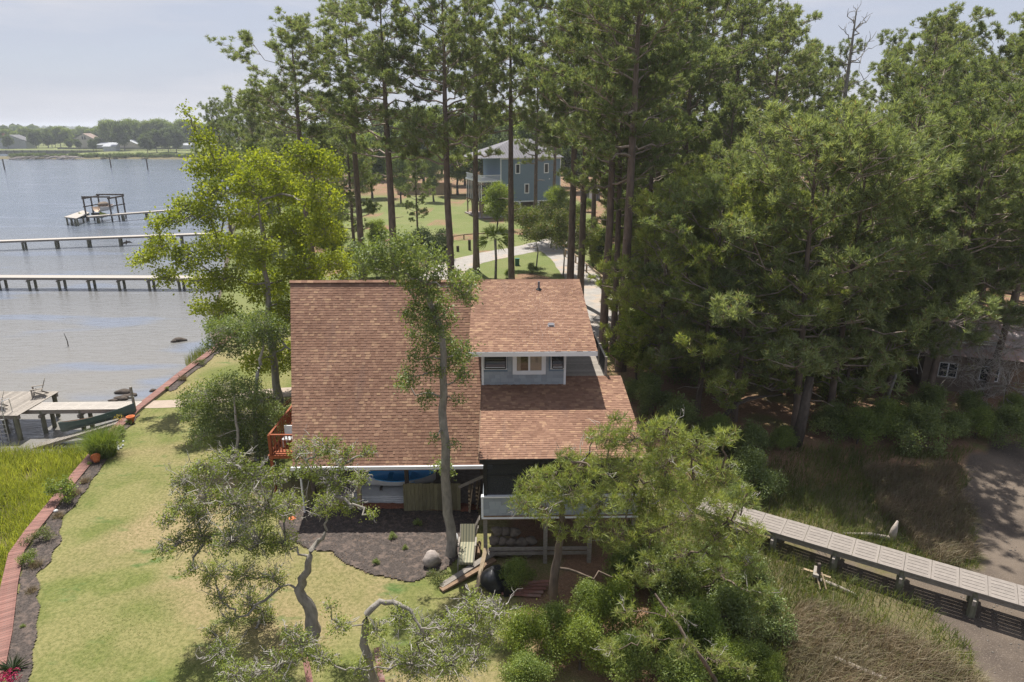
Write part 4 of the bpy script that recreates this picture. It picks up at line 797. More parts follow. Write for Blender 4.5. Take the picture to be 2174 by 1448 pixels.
for k, (u, v, rz, lb) in enumerate(((174, 459, .9, 'lime and dark jet ski moored beside the pier landing'), (218, 457, .1, 'lime and dark jet ski moored in front of the boat lift'))):
    p = G(u, v, -.6); r = thing('jet_ski', lb, 'jet ski', (0, 0, 0), None)
    h = MB(); h.add([(-1.6, -.5, 0), (-1.6, .5, 0), (.6, .55, 0), (1.7, 0, .25), (.6, -.55, 0), (-1.6, -.6, .45), (-1.6, .6, .45), (.6, .62, .5), (1.8, 0, .62), (.6, -.62, .5)], [(0, 1, 2, 3, 4), (5, 9, 8, 7, 6), (0, 5, 6, 1), (1, 6, 7, 2), (2, 7, 8, 3), (3, 8, 9, 4), (4, 9, 5, 0)]); h.build('hull', M['tealhull'], r)
    s_ = MB(); s_.box((-.6, 0, .68), (1.5, .42, .35)); s_.build('seat', M['black'], r); s_ = MB(); s_.add([(.1, -.3, .5), (.1, .3, .5), (1.4, 0, .6), (.1, -.2, 1.0), (.1, .2, 1.0), (.9, 0, .8)], [(0, 1, 4, 3), (1, 2, 5, 4), (2, 0, 3, 5), (3, 4, 5)]); s_.build('cowl', M['limeyellow'], r); MB().bar((.1, -.45, 1.1), (.1, .45, 1.1), .06).build('handlebar', M['black'], r)
    r.location = (p[0], p[1]-1, -.95); r.rotation_euler = (0, 0, rz); r.scale = (1.15,)*3
for u, v, lb in ((10, 360, 'channel marker post farthest from the wooded shore'), (236, 356, 'channel marker post standing off the stony spit'), (314, 360, 'channel marker post off the bushy end of the spit')):
    p = G(u, v, WZ); tag(MB().tube([(p[0], p[1], -4), (p[0], p[1], 3.2)], .28, 8).build('marker_post', M['darkbark']), lb, 'post')
# a bird over the water
bd = thing('bird', 'dark bird flying low over the water beside a pier', 'bird', tuple(Y(268, 515, 100))); c = Y(268, 515, 100)
V = [(-.42, 0, .0), (-.25, .06, .04), (-.05, .08, .06), (.15, .06, .04), (.3, .02, .05), (.42, 0, .05)]
MB().tube([(c[0]-.1, c[1], c[2]-.4), (c[0]-.02, c[1], c[2]-.15), (c[0]+.03, c[1], c[2]+.1), (c[0]+.1, c[1], c[2]+.3), (c[0]+.13, c[1], c[2]+.42)], [.02, .1, .12, .06, .015], 8).build('body', M['darkbark'], bd, True)
for s in (-1, 1): MB().add([(c[0]+.03, c[1], c[2]+.2), (c[0]+.0, c[1], c[2]-.1), (c[0]+s*.5, c[1]+.1, c[2]-.15+.1*s), (c[0]+s*.95, c[1]+.15, c[2]-.3+.15*s), (c[0]+s*.5, c[1]+.1, c[2]+.12+.1*s)], [(0, 1, 2, 4), (4, 2, 3)]).build('wing', M['darkbark'], bd)
# ---------------------------------------------------------------- right-hand pier over the marsh
A1 = (G(1573, 1096, .3)+G(1573, 1080, .3))/2
n1, n2 = G(1547, 1102, .3), G(2174, 1287, .3); f1, f2 = G(1600, 1089, .3), G(2174, 1244, .3)
a = n1+(f1-n1)*.5; dr = (n2-n1)[:2]/np.linalg.norm((n2-n1)[:2]); nr = np.array([-dr[1], dr[0]]); Wp = abs(np.dot((f2-n2)[:2], nr)); m0 = n1[:2]+nr*Wp/2-dr*1.5; m1 = n2[:2]+nr*Wp/2+dr*4
pier('marsh_pier', 'grey slotted panel pier crossing the marsh grass to the mud bank', m0, m1, Wp, .3, -1.8, M['darkpanel'], 2.45, .15)
def logline(name, lbl, pts, r, mat='drift', cat='log'):
    return tag(MB().tube(pts, r, 8).build(name, M[mat], None, True), lbl, cat)
def gp(u, v, dz=.08):
    p = G(u, v, -.75); return (p[0], p[1], float(height(p[0], p[1]))+dz)
lg2 = thing('driftwood', 'bleached driftwood log with an upturned root lying beyond the marsh pier', 'driftwood', gp(1890, 1140))
MB().tube([gp(1790, 1132, .1), gp(1850, 1134, .15), gp(1885, 1142, .15), gp(1895, 1140, .2)], [.05, .09, .12, .15], 8).build('log', M['drift'], lg2, True); p = gp(1893, 1142, .1); MB().tube([p, (p[0]+.05, p[1], p[2]+.5), (p[0]+.12, p[1], p[2]+.95)], [.18, .14, .04], 8).build('root', M['drift'], lg2, True)
logline('driftwood', 'weathered grey log lying in the grass beside the old post frame', [gp(1735, 1240, .25), gp(1775, 1250, .15), gp(1818, 1266, .1)], [.09, .08, .06])
logline('driftwood', 'pale log half hidden in the dry reeds by the mud', [gp(1770, 1408, .2), gp(1830, 1432, .15), gp(1880, 1452, .15)], [.07, .1, .1])
fr = thing('ruined_stand', 'collapsed old timber stand left in the marsh beside the pier', 'stand', gp(1738, 1245)); p = gp(1735, 1242)
MB().bar(p, (p[0]-.05, p[1], p[2]+.95), .11).build('post', M['darkbark'], fr); MB().bar((p[0]-.2, p[1]-.15, p[2]+.45), (p[0]+.15, p[1]+.5, p[2]+.4), .22, .12).build('block', M['wood'], fr); MB().bar((p[0]-.35, p[1]+.6, p[2]+.25), (p[0]+.55, p[1]+.1, p[2]+.2), .12, .06).build('rail', M['pale_timber'], fr)
for s in (-.12, .12): MB().bar((p[0]+s, p[1]-.5, p[2]+.1), (p[0]+s, p[1]+.05, p[2]+.5), .05).build('strut', M['pale_timber'], fr)
rng = np.random.default_rng(31)
# oyster shells and pebbles on the mud
P = []
while len(P) < 6000:
    x, y = rng.uniform(8, 34), rng.uniform(11, 36)
    P.append((x, y))
P = np.array(P); P = P[inpoly(P[:, 0]+.3*wob(P[:, 0]*3, P[:, 1]*3), P[:, 1], MUD) & (wob(P[:, 0], P[:, 1], 1.3) +rng.normal(0, .4, len(P)) > .15)]
mb = MB(); blob(mb, (0, 0, 0), (1, .7, .4), rng, 6, 4, .15); bv = np.array(mb.v); bf_ = np.array(mb.f); V = []; F = []
for i, (x, y) in enumerate(P):
    s = rng.uniform(.015, .055)*(1.5 if rng.random() < .1 else 1); a = rng.uniform(0, 6.3); q = bv*s; V.append(np.c_[q[:, 0]*math.cos(a)-q[:, 1]*math.sin(a)+x, q[:, 0]*math.sin(a)+q[:, 1]*math.cos(a)+y, q[:, 2]+float(height(x, y))+s*.2]); F.append(bf_+i*len(bv))
o = kind(mk('shells', np.concatenate(V), np.concatenate(F), M['shell']), 'stuff'); tag(o, 'oyster shells and pebbles strewn over the mud flat', 'shells')
# ---------------------------------------------------------------- blue grey neighbour house
nb = thing('neighbour_house', 'blue grey house on stilts with hipped metal roof and screened porch behind the pines', 'house', (0, 0, 0))
BW_, BD, Z0, Z1 = 12.6, 11., 3.0, 11.2
MB().bb(0, BW_, 0, BD, Z0, Z1).build('wall', M['bluesiding'], nb)
for i in range(40): pass
lap = MB()
for i in range(40): lap.box((BW_/2, -.012, Z0+.1+i*.205), (BW_, .03, .19), rx=.06)
lap.build('lap_boards', M['bluesiding'], nb)
for x in (-.02, BW_-.14): MB().bb(x, x+.16, -.05, .06, Z0, Z1).build('corner_board', M['white'], nb)
MB().bb(-.05, BW_+.05, -.06, 0, Z1-.25, Z1).build('frieze', M['white'], nb); MB().bb(0, BW_, -.045, 0, Z0-.2, Z0).build('skirt', M['white'], nb)
ov = .5; r0_, r1_ = (BW_*.34, BD/2), (BW_*.66, BD/2); zt = 14.6
MB().add([(-ov-4.2, -ov, Z1), (BW_+ov, -ov, Z1), (BW_+ov, BD+ov, Z1), (-ov-4.2, BD+ov, Z1), (*r0_, zt), (*r1_, zt)], [(0, 1, 5, 4), (1, 2, 5), (2, 3, 4, 5), (3, 0, 4), (0, 3, 2, 1)]).build('roof', M['metalroof'], nb)
rb = MB()
for i in range(34):
    x = -4.5+i*.52; t = 1.
    xa = r0_[0]; xr_ = r1_[0]
    f = min(1, (x+ov+4.2)/(xa+ov+4.2)) if x < xa else min(1, (BW_+ov-x)/(BW_+ov-xr_)) if x > xr_ else 1
    if f > .04: rb.bar((x, -ov, Z1+.03), (x, -ov+(BD/2+ov)*f, Z1+.03+(zt-Z1)*f), .05, .05)
rb.build('roof_ribs', M['metalroof'], nb)
for x, z in ((3.0, 8.2), (9.0, 8.2), (1.2, 4.4), (4.9, 4.4)): window('window', x, x+1.0, z, z+1.9, -.03, nb, .12, 'white', 'glass', 1)
MB().bb(10.1, 10.25, -.12, 0, 7.0, 7.2).build('wall_lamp', M['white'], nb)
# porch wing to the left
px = -4.0
MB().bb(px, -.03, -.1, BD-1, Z0-.1, Z0+.12).build('porch_floor', M['timber'], nb); MB().bb(px-.1, -.03, -.2, BD-.9, 6.75, 7.05).build('balcony_floor', M['white'], nb)
for y in [-.05+1.22*i for i in range(9)]: MB().bb(px, px+.14, y, y+.14, Z0+.12, 6.75).build('porch_post', M['white'], nb)
for x in (px+2., -.2): MB().bb(x, x+.14, -.08, .06, Z0+.12, 6.75).build('porch_post', M['white'], nb)
MB().bb(px+.05, px+.06, 0, BD-1.1, Z0+.12, 6.75).build('screen', M['screen'], nb); MB().bb(px+.14, -.2, -.03, -.02, Z0+.12, 6.75).build('screen', M['screen'], nb)
rl = MB(); rl.bb(px-.02, px+.1, -.12, BD-1, 8.0, 8.1); rl.bb(px, -.05, -.14, -.04, 8.0, 8.1); rlo = rl.build('balcony_railing', M['white'], nb)
for i in range(50): MB().bar((px+.04, -.1+i*.2, 7.05), (px+.04, -.1+i*.2, 8.0), .05).build('baluster', M['white'], rlo)
for i in range(20): MB().bar((px+.1+i*.2, -.09, 7.05), (px+.1+i*.2, -.09, 8.0), .05).build('baluster', M['white'], rlo)
for y in (.1, 3.2, 6.4, 9.6):
    MB().bb(px, px+.22, y-.11, y+.11, -.2, Z0-.1).build('stilt', M['pale_timber'], nb); MB().bar((px+.1, y, 1.9), (px+.1, y+.9, Z0-.1), .12).build('brace', M['pale_timber'], nb); MB().bar((px+.1, y, 1.9), (px+.9, y, Z0-.1), .12).build('brace', M['pale_timber'], nb)
MB().bb(px+2.5, px+2.6, 6.2, BD-1.5, 0, Z0-.1).build('lattice_wall', M['timber'], nb)
for x in (.1, 4, 8, 12.4): MB().bb(x-.15, x+.15, .05, .35, -.2, Z0).build('stilt', M['white'], nb)
MB().bb(.4, 12, 5, 5.2, 0, Z0).build('under_wall', M['brownwall'], nb); MB().bb(-4.4, 12.8, -.6, 10.5, -.05, .09).build('slab', M['rock'], nb)
ln_ = Y(1063, 400, 135); nb.location = (ln_[0], 135, .15); nb.rotation_euler = (0, 0, R_(20))
# shed
p = G(1253, 424); sd = thing('garden_shed', 'small grey shed with arched roof and pale double door beyond the driveway', 'shed', (0, 0, 0))
MB().bb(-2.2, 2.2, -1.6, 1.6, 0, 2.0).build('wall', M['darkroof'], sd)
arc = [(2.4*math.cos(t), 1.3*math.sin(t)) for t in np.linspace(0, math.pi, 9)]
MB().add([(x, y, 2+z) for y in (-1.8, 1.8) for x, z in arc], [tuple(range(9)), tuple(range(17, 8, -1))]+[(i, i+9, i+10, i+1) for i in range(8)]+[(0, 8, 17, 9)]).build('roof', M['metalroof'], sd)
for x in (-.05, .85): MB().bb(x, x+.86, -1.66, -1.6, .05, 1.85).build('door', M['boatwhite'], sd)
sd.location = (p[0], p[1], 0); sd.rotation_euler = (0, 0, -.25)
p = G(885, 425); pf = thing('privacy_fence', 'tan board fence behind the neighbour lawn', 'fence', (p[0], p[1]+14, 0))
for i in range(24): MB().bb(p[0]-7+i*.6, p[0]-7+i*.6+.58, p[1]+14, p[1]+14.06, 0, 3.0).build('board', M['pale_timber'], pf)
# rail fence along the right drive, posts by the lawn, utility box
def railfence(lbl, pts, h=1.0, rails=1, mat='pale_timber', name='rail_fence'):
    r = thing(name, lbl, 'fence', tuple(pts[0]))
    for p in pts: MB().tube([(p[0], p[1], -.3), (p[0], p[1], h)], .11, 7).build('post', M[mat], r)
    for a, b in zip(pts[:-1], pts[1:]):
        for k in range(rails): MB().tube([(a[0], a[1], h-.05-k*.45), (b[0], b[1], h-.05-k*.45)], .1, 7).build('rail', M[mat], r)
    return r
railfence('pale log rail fence along the right edge of the driveway', [G(u, v) for u, v in ((1200, 545), (1222, 558), (1245, 578), (1275, 603), (1302, 630), (1330, 660))], 1.1)
railfence('low log rail between grass and drive in front of the neighbour lawn', [G(u, v) for u, v in ((962, 512), (985, 508), (1010, 506), (1035, 505))], .8)
for u, v, lb in ((972, 534, 'short dark bollard at the grass edge, the lower one'), (997, 531, 'taller dark bollard at the grass edge')): p = G(u, v); tag(MB().tube([(p[0], p[1], -.2), (p[0], p[1], .8 if 'short' in lb else 1.5)], .2, 8).build('bollard', M['darkbark']), lb, 'bollard')
p = G(1098, 564); ub = thing('utility_box', 'green utility pedestal on the grass island in the drive', 'utility box', tuple(p)); MB().bb(p[0]-.28, p[0]+.28, p[1]-.25, p[1]+.25, 0, .85).build('body', M['greenbox'], ub); MB().bb(p[0]-.31, p[0]+.31, p[1]-.28, p[1]+.28, .85, .95).build('lid', M['greenbox'], ub)
# ---------------------------------------------------------------- old cottage in the right wood
oc = thing('old_cottage', 'run-down brown cottage with patched metal roof under the dead tree', 'house', (0, 0, 0))
MB().bb(0, 9, 0, 6, 0, 2.7).build('wall', M['brownwall'], oc); MB().add([(-.4, -.5, 2.65), (9.4, -.5, 2.65), (9.4, 6.5, 2.65), (-.4, 6.5, 2.65), (-.4, 3, 4.2), (9.4, 3, 4.2)], [(0, 1, 5, 4), (2, 3, 4, 5), (0, 4, 3), (1, 2, 5), (0, 3, 2, 1)]).build('roof', M['oldroof'], oc)
for x in (.8, 3.2, 6.6): window('window', x, x+1.3, .9, 2.1, -.02, oc, .1, 'wood', 'glass', 2)
MB().bb(5., 5.9, -.05, 0, .0, 2.0).build('door', M['timber'], oc); MB().bb(1.5, 4.2, .2, 2.2, 3.35, 3.45).build('roof_patch', M['alu'], oc)
p = G(1960, 838); oc.location = (27.8, 43.5, .0); oc.rotation_euler = (0, 0, -.32)
# ---------------------------------------------------------------- far shore houses and bulkheads
def farhouse(lbl, u, v, y, w_, d_, h, rh, mw, mr, rz=0, gable='x', chim=False, win=()):
    r = thing('shore_house', lbl, 'house', (0, 0, 0)); MB().bb(-w_/2, w_/2, -d_/2, d_/2, -1, h).build('wall', M[mw], r); o = .5
    if gable == 'x': V = [(-w_/2-o, -d_/2-o, h), (w_/2+o, -d_/2-o, h), (w_/2+o, d_/2+o, h), (-w_/2-o, d_/2+o, h), (-w_/2-o, 0, h+rh), (w_/2+o, 0, h+rh)]; F = [(0, 1, 5, 4), (2, 3, 4, 5), (0, 4, 3), (1, 2, 5), (0, 3, 2, 1)]; gb = None
    else: V = [(-w_/2-o, -d_/2-o, h), (w_/2+o, -d_/2-o, h), (w_/2+o, d_/2+o, h), (-w_/2-o, d_/2+o, h), (0, -d_/2-o, h+rh), (0, d_/2+o, h+rh)]; F = [(0, 4, 5, 3), (1, 2, 5, 4), (0, 3, 2, 1)]; gb = [(-w_/2, -d_/2-.05, h), (w_/2, -d_/2-.05, h), (0, -d_/2-.05, h+rh-.3)]
    MB().add(V, F).build('roof', M[mr], r)
    if gb: MB().add(gb, [(0, 1, 2)]).build('gable', M[mw], r)
    if chim: MB().bb(-w_*.36, -w_*.36+1.4, -1, 1, h-1, h+rh+1).build('chimney', M['brick'], r)
    for x, z, ww, hh in win: MB().bb(x-ww/2, x+ww/2, -d_/2-.12, -d_/2-.06, z, z+hh).build('window', M['glass'], r)
    p = Y(u, v, y); r.location = (p[0], y, float(height(p[0], y))); r.rotation_euler = (0, 0, rz)
farhouse('pale grey house with broad gable and brick chimney on the far shore', 32, 300, 560, 22, 14, 6, 4.5, 'farwhite', 'darkroof', .15, 'y', True)
farhouse('cream two storey house with two upper windows on the far shore', 187, 300, 560, 14, 12, 7.5, 4., 'cream', 'farroof', .1, 'y', False, ((-.9, 7., 1.1, 2.2), (.9, 7., 1.1, 2.2), (-4, 1, 2, 2), (3.5, 1, 2, 2)))
farhouse('long low white roofed building on the far shore beside the cream house', 228, 303, 545, 18, 9, 3.2, 1.6, 'farwhite', 'farwhite', 0)
farhouse('small white boathouse at the far shore edge', 236, 309, 515, 9, 6, 3.0, 1.2, 'farwhite', 'farwhite', 0)
farhouse('low cream house half hidden under the tall trees of the far shore', 278, 305, 545, 13, 9, 4, 3, 'cream', 'farwhite', 0, 'y')
farhouse('white roofed low house between the tall far trees and the sweetgum', 390, 305, 545, 14, 9, 3, 1.6, 'farwhite', 'farwhite', 0)
fb = thing('sea_wall', 'grey timber sea wall below the far lawn', 'sea wall', (-330, 516, 0)); MB().bb(-480, -230, 515, 516, -2.5, .9).build('wall', M['pile'], fb)
for i in range(40): MB().tube([(-470+i*6, 514.7, -2.5), (-470+i*6, 514.7, 1.1)], .3, 6).build('pile', M['darkbark'], fb)
fb = thing('sea_wall', 'low retaining wall across the far lawn', 'wall', (-300, 545, 0)); MB().bb(-345, -250, 538, 539, -.5, 2.2).build('wall', M['pile'], fb)
rng = np.random.default_rng(77)
for k in range(34):
    u = rng.uniform(18, 165); p = G(u, rng.uniform(334, 338.5), -1.2); a = rng.uniform(-.4, .4); L = rng.uniform(2, 6)
    tag(MB().tube([(p[0]-L*math.cos(a), p[1]-L*math.sin(a), -1.2), (p[0], p[1], -.2), (p[0]+L*math.cos(a), p[1]+L*math.sin(a), rng.uniform(-.8, .6))], [.4, .5, .25], 6).build('drift_log', M['drift']), 'bleached drift log piled along the far spit', 'log', 'drift logs on the far spit')
# ---------------------------------------------------------------- tall pines
pA = pine_tree('pine_tree', 1, 27, .50, 5.0, 40); pB = pine_tree('pine_tree', 2, 28, .6, 4.8, 34); pC = pine_tree('pine_tree', 3, 26, .46, 5.6, 46); pD = pine_tree('pine_tree', 4, 28, .42, 4.4, 46, dead=5); pE = pine_tree('pine_tree', 5, 21, .26, 4.6, 44, dead=4)
pF = pine_tree('young_pine', 6, 12, .12, 4.3, 46, .34, 14, .05, 'needle_near', .17, nsec=9); pG = pine_tree('young_pine', 7, 13, .2, 4.6, 46, .34, 14, .05, 'needle', .18, (.05, -.03), nsec=9); pH = pine_tree('young_pine', 8, 15, .25, 4.4, 44, .34, 14, .05, 'needle', .2, (-.04, .02))
def pine(pr, u, v, y, s, lbl, group=None, rz=None, z=0):
    c = Y(u, v, y); return place(pr, (c[0], y, z), rs.uniform(0, 6.28) if rz is None else rz, s, lbl, group)
pine(pC, 640, 300, 70, (1.2, 1.2, .97), 'full crowned pine standing behind the yellow green sweetgum')
pine(pB, 762, 430, 76, (1.15, 1.15, 1.0), 'tall pine with two curved bare trunks left of the forked pine')
pine(pE, 748, 470, 82, .85, 'shorter pine crowded beside the tall one left of the forked pine')
pine(pA, 829, 420, 63, (1.2, 1.2, 1.02), 'forked pine with grey limbs rising over the left end of the brown roof', rz=.6)
pine(pC, 953, 420, 61, 1.12, 'thick trunked pine behind the brown roof, next to the driveway bend')
pine(pD, 1010, 480, 83, 1.12, 'pine standing on bare straw at the driveway bend')
pine(pB, 1086, 420, 66, .99, 'slim pine with long bare trunk in front of the blue grey house')
pine(pD, 1137, 380, 108, .98, 'pine standing against the front wall of the blue grey house')
pine(pA, 1216, 420, 63, 1.1, 'tall straight pine beside the drive at the right corner of the blue grey house')
pine(pB, 1236, 480, 67, 1.05, 'pine paired close behind the straight pine by the drive')
pine(pC, 1287, 580, 51, 1.05, 'leaning pine just beyond the right end of the brown roof')
pine(pA, 1326, 620, 47, 1.08, 'pine standing beside the leaning one beyond the right end of the roof')
pine(pE, 885, 450, 104, .62, 'small dark pine on the neighbour lawn')
pine(pD, 1303, 720, 53, .8, 'thick pine trunk between the two pines beyond the roof end')
g = 'pines in the wood right of the house'; lb = 'tall pine in the thick wood right of the shingled house'
for pr, u, v, y, s in ((pD, 1400, 350, 72, 1.12), (pA, 1340, 200, 82, 1.1), (pC, 1455, 300, 66, 1.1), (pB, 1500, 200, 78, 1.12), (pE, 1420, 300, 88, 1.3), (pC, 1560, 250, 70, 1.12), (pD, 1600, 150, 88, 1.12), (pA, 1640, 250, 62, .93), (pE, 1690, 300, 74, 1.12), (pC, 1745, 300, 82, .92),
        (pE, 1800, 300, 68, .85), (pC, 1900, 250, 72, .93), (pA, 1960, 250, 66, .96), (pD, 2010, 250, 84, .98), (pE, 2060, 300, 60, 1.0), (pB, 1985, 150, 90, .98), (pC, 2110, 300, 62, .9), (pA, 2160, 250, 70, .93), (pD, 2130, 400, 48, .8), (pC, 2230, 300, 60, 1.0), (pE, 1540, 420, 58, .9), (pE, 1860, 420, 58, .82), (pA, 1265, 300, 95, 1.1), (pE, 1310, 300, 110, 1.2), (pD, 1180, 200, 130, 1.0), (pE, 2000, 420, 54, .8), (pC, 1380, 420, 57, .8), (pC, 2300, 500, 50, .9)):
    zone = 'beyond the rail fence' if u < 1440 else 'left of the dead snag' if u < 1770 else 'around the dead snag' if u < 1930 else 'above the old cottage'
    look = {pA: 'full crowned', pB: 'high crowned', pC: 'broad crowned', pD: 'slender deep crowned', pE: 'shorter low branched'}[pr]
    pine(pr, u, v, y, s, '%s pine in the %s row of the wood %s' % (look, 'front' if y < 61 else 'middle' if y < 80 else 'back', zone), g)
g = 'pines beyond the sweetgum'; lb = 'pine in the row along the shore beyond the sweetgum'
for pr, u, v, y, s in ((pE, 540, 330, 92, .92), (pE, 470, 330, 115, .95), (pC, 580, 330, 100, .82), (pE, 690, 330, 95, .95), (pE, 500, 330, 130, .95), (pC, 610, 360, 140, .85)): pine(pr, u, v, y, s, lb, g)
g = 'young pines at the marsh edge'; lb = 'bushy young pine in the belt between porch and marsh'
for pr, u, v, y, s in ((pF, 1395, 830, 43, 1.05), (pG, 1480, 860, 39.5, .98), (pF, 1560, 880, 38, 1.1), (pG, 1690, 900, 36.5, 1.25), (pG, 1760, 880, 38, 1.2), (pH, 1960, 880, 40, 1.1), (pH, 2090, 850, 42, 1.15), (pF, 1640, 800, 43, 1.0), (pH, 1830, 800, 45, 1.2), (pH, 1920, 760, 48, 1.05), (pH, 2060, 700, 52, 1.1), (pG, 1560, 700, 50, 1.1), (pF, 1450, 700, 54, 1.05), (pF, 1330, 660, 60, .85), (pH, 1730, 740, 49, 1.0), (pF, 1790, 860, 40, .72), (pH, 2150, 640, 58, 1.15), (pG, 1880, 850, 40, 1.0)): pine(pr, u, v, y, s, '%s young pine %s' % ({pF: 'light green bushy', pG: 'leaning dark green', pH: 'tall dark green'}[pr], 'beside the bird feeder and rail fence' if u < 1420 else 'behind the spreading pine and marsh pier' if u < 1660 else 'over the thick leaning trunk' if u < 1800 else 'in front of the old cottage' if y < 50 else 'behind the old cottage'), g)
# dead snag
sn_ = thing('dead_pine', 'bare dead pine snag rising into the sky between green crowns', 'dead tree', (Y(1790, 220, 66)[0], 66, 0)); c0 = Y(1790, 230, 66); c1 = Y(1818, 25, 66); rng = np.random.default_rng(9)
P = [np.array([c0[0]-.2, 66, -.2]), c0, c0+(c1-c0)*.5, c1]; L = [(P, [.3, .2, .14, .05])]
for i in range(17):
    t = rng.uniform(.15, 1); a = c0+(c1-c0)*t; az = rng.uniform(0, 6.28); l = rng.uniform(1.0, 2.6)*(1.1-.5*t); e = a+np.array([math.cos(az)*l, math.sin(az)*l*.6, rng.uniform(.2, .9)*l]); Q = curve(a, e, 5, -.1, rng, .4); L.append((Q, np.linspace(.07, .02, 5)))
    for j in range(3): b = Q[rng.integers(2, 5)]; L.append((curve(b, b+rng.normal(0, .45, 3)+[0, 0, .3], 4, 0, rng, .3), np.linspace(.03, .012, 4)))
mk('trunk', *tubes(L, 6), M['greybark'], sn_, True)
# ---------------------------------------------------------------- trees traced by leaf masses
y0 = 41.; jit = random.Random(3)
def lobes(L, y, dy=1.2, k=1.): return [LB(u, v, y+jit.uniform(-dy, dy), r*k) for u, v, r in L]
lobe_tree('sweetgum_tree', 'large yellow green sweetgum tree between the water and the brown roof', 'tree', (Y(594, 850, y0)[0], y0, 0), [Y(594, 855, y0), Y(578, 740, y0), Y(563, 600, y0), Y(556, 510, y0), Y(548, 430, y0)], .27,
    lobes([(395, 237, 12), (412, 262, 14), (438, 300, 28), (470, 350, 40), (425, 355, 30), (520, 390, 42), (450, 410, 38), (560, 350, 44), (640, 335, 44), (690, 350, 36), (610, 400, 50), (680, 420, 46), (520, 450, 46), (440, 460, 36), (395, 440, 34), (360, 465, 26), (330, 470, 18), (345, 520, 32), (310, 545, 26), (285, 555, 13), (350, 590, 26), (400, 545, 40), (455, 520, 44), (430, 600, 32), (480, 590, 40), (540, 530, 50), (620, 490, 54), (690, 490, 46), (715, 560, 40), (640, 570, 54), (560, 610, 48), (680, 630, 44), (470, 660, 36), (430, 650, 24), (620, 670, 46), (560, 700, 46), (600, 760, 44), (640, 760, 30), (545, 770, 34)], y0, 2.2), 'sweetgum', 'greybark', 41, .17, 85, 14, .2, .4, .014, asp=.8, tip=.12)
lobe_tree('oak_tree', 'oak with pale twisted double trunk on the lawn beside the sweetgum', 'tree', (Y(546, 965, 33)[0], 33, 0), [Y(546, 972, 33), Y(540, 900, 33), Y(541, 840, 33), Y(548, 790, 33), Y(552, 765, 33), Y(560, 730, 33), Y(552, 700, 33)], .13,
    lobes([(470, 700, 34), (510, 690, 36), (555, 685, 34), (590, 700, 24), (455, 730, 22), (495, 735, 30), (540, 720, 30), (580, 730, 20), (450, 690, 18)], 33, .9), 'oak', 'palebark', 42, .12, 190, 14, .12, .5, .009)
lobe_tree('oak_tree', 'low bushy dark green oak in front of the orange red deck', 'tree', (Y(500, 975, 33.5)[0], 32, 0), [G(505, 990), Y(505, 930, 32), Y(500, 880, 32), Y(498, 840, 32)], .1,
    lobes([(430, 835, 36), (480, 820, 36), (530, 835, 36), (420, 880, 34), (470, 870, 42), (530, 880, 44), (570, 895, 30), (430, 925, 28), (480, 925, 40), (540, 935, 40), (575, 940, 24), (500, 960, 28), (590, 920, 26), (600, 950, 22), (585, 870, 20), (400, 850, 22), (560, 850, 26)], 32, 1., 1.1), 'oak', 'palebark', 43, .115, 210, 14, .12, .4, .009)
lobe_tree('oak_tree', 'slim oak with straight bare trunk rising in front of the brown roof', 'tree', (G(957, 1178)[0], 24.6, 0), [G(957, 1180), Y(952, 1090, 24.6), Y(946, 980, 24.6), Y(944, 870, 24.6), Y(942, 790, 24.6), Y(935, 700, 24.6), Y(905, 620, 24.6)], .23,
    lobes([(785, 545, 32), (760, 520, 15), (772, 570, 18), (830, 525, 32), (870, 535, 36), (910, 555, 34), (840, 570, 26), (900, 610, 32), (870, 590, 26), (930, 640, 24), (975, 600, 28), (1005, 595, 16), (990, 630, 20), (890, 665, 30), (930, 680, 30), (900, 710, 28), (940, 730, 28), (985, 745, 22), (960, 770, 26), (890, 760, 20), (870, 800, 22), (850, 820, 10), (905, 845, 16), (985, 800, 16), (975, 850, 10), (940, 990, 15), (925, 930, 6), (965, 945, 9), (950, 1000, 12), (920, 790, 16)], 24.6, .8, 1.3), 'oak', 'greybark', 44, .125, 180, 13, .11, .35, .008, limbr=.3)
tr = [G(668, 1338), Y(655, 1290, 20), Y(640, 1255, 20), Y(648, 1205, 20), Y(668, 1165, 20), Y(690, 1130, 20)]
lobe_tree('live_oak', 'half dead live oak with grey bare twigs leaning over the lawn', 'tree', (G(668, 1338)[0], G(668, 1338)[1], 0), tr, .25,
    lobes([(395, 1020, 34), (440, 990, 34), (490, 985, 36), (540, 1015, 38), (590, 1010, 24), (390, 1075, 32), (440, 1060, 40), (500, 1070, 42), (560, 1080, 42), (610, 1070, 36), (640, 955, 26), (690, 950, 30), (730, 970, 28), (660, 1000, 30), (710, 1020, 30), (765, 1015, 20), (690, 1070, 30), (740, 1070, 24), (345, 1170, 20), (380, 1150, 26), (430, 1140, 36), (490, 1150, 40), (550, 1150, 40), (600, 1150, 34), (400, 1210, 20), (450, 1220, 30), (520, 1220, 34), (580, 1230, 30), (470, 1270, 26), (530, 1280, 34), (560, 1300, 22), (790, 1090, 14), (490, 1320, 22), (420, 1100, 30), (520, 1110, 30), (500, 1380, 26), (450, 1340, 18), (780, 960, 18), (350, 1100, 22)], 20, 1.2, 1.08), 'liveoak', 'greybark', 45, .085, 270, 13, .085, .7, .013, bare=62, barelen=1.0, tip=.2)
tr = [G(812, 1500), Y(785, 1420, 15.6), Y(770, 1340, 15.6), Y(790, 1285, 15.6), Y(835, 1278, 15.6), Y(872, 1300, 15.4), Y(900, 1345, 15.2)]
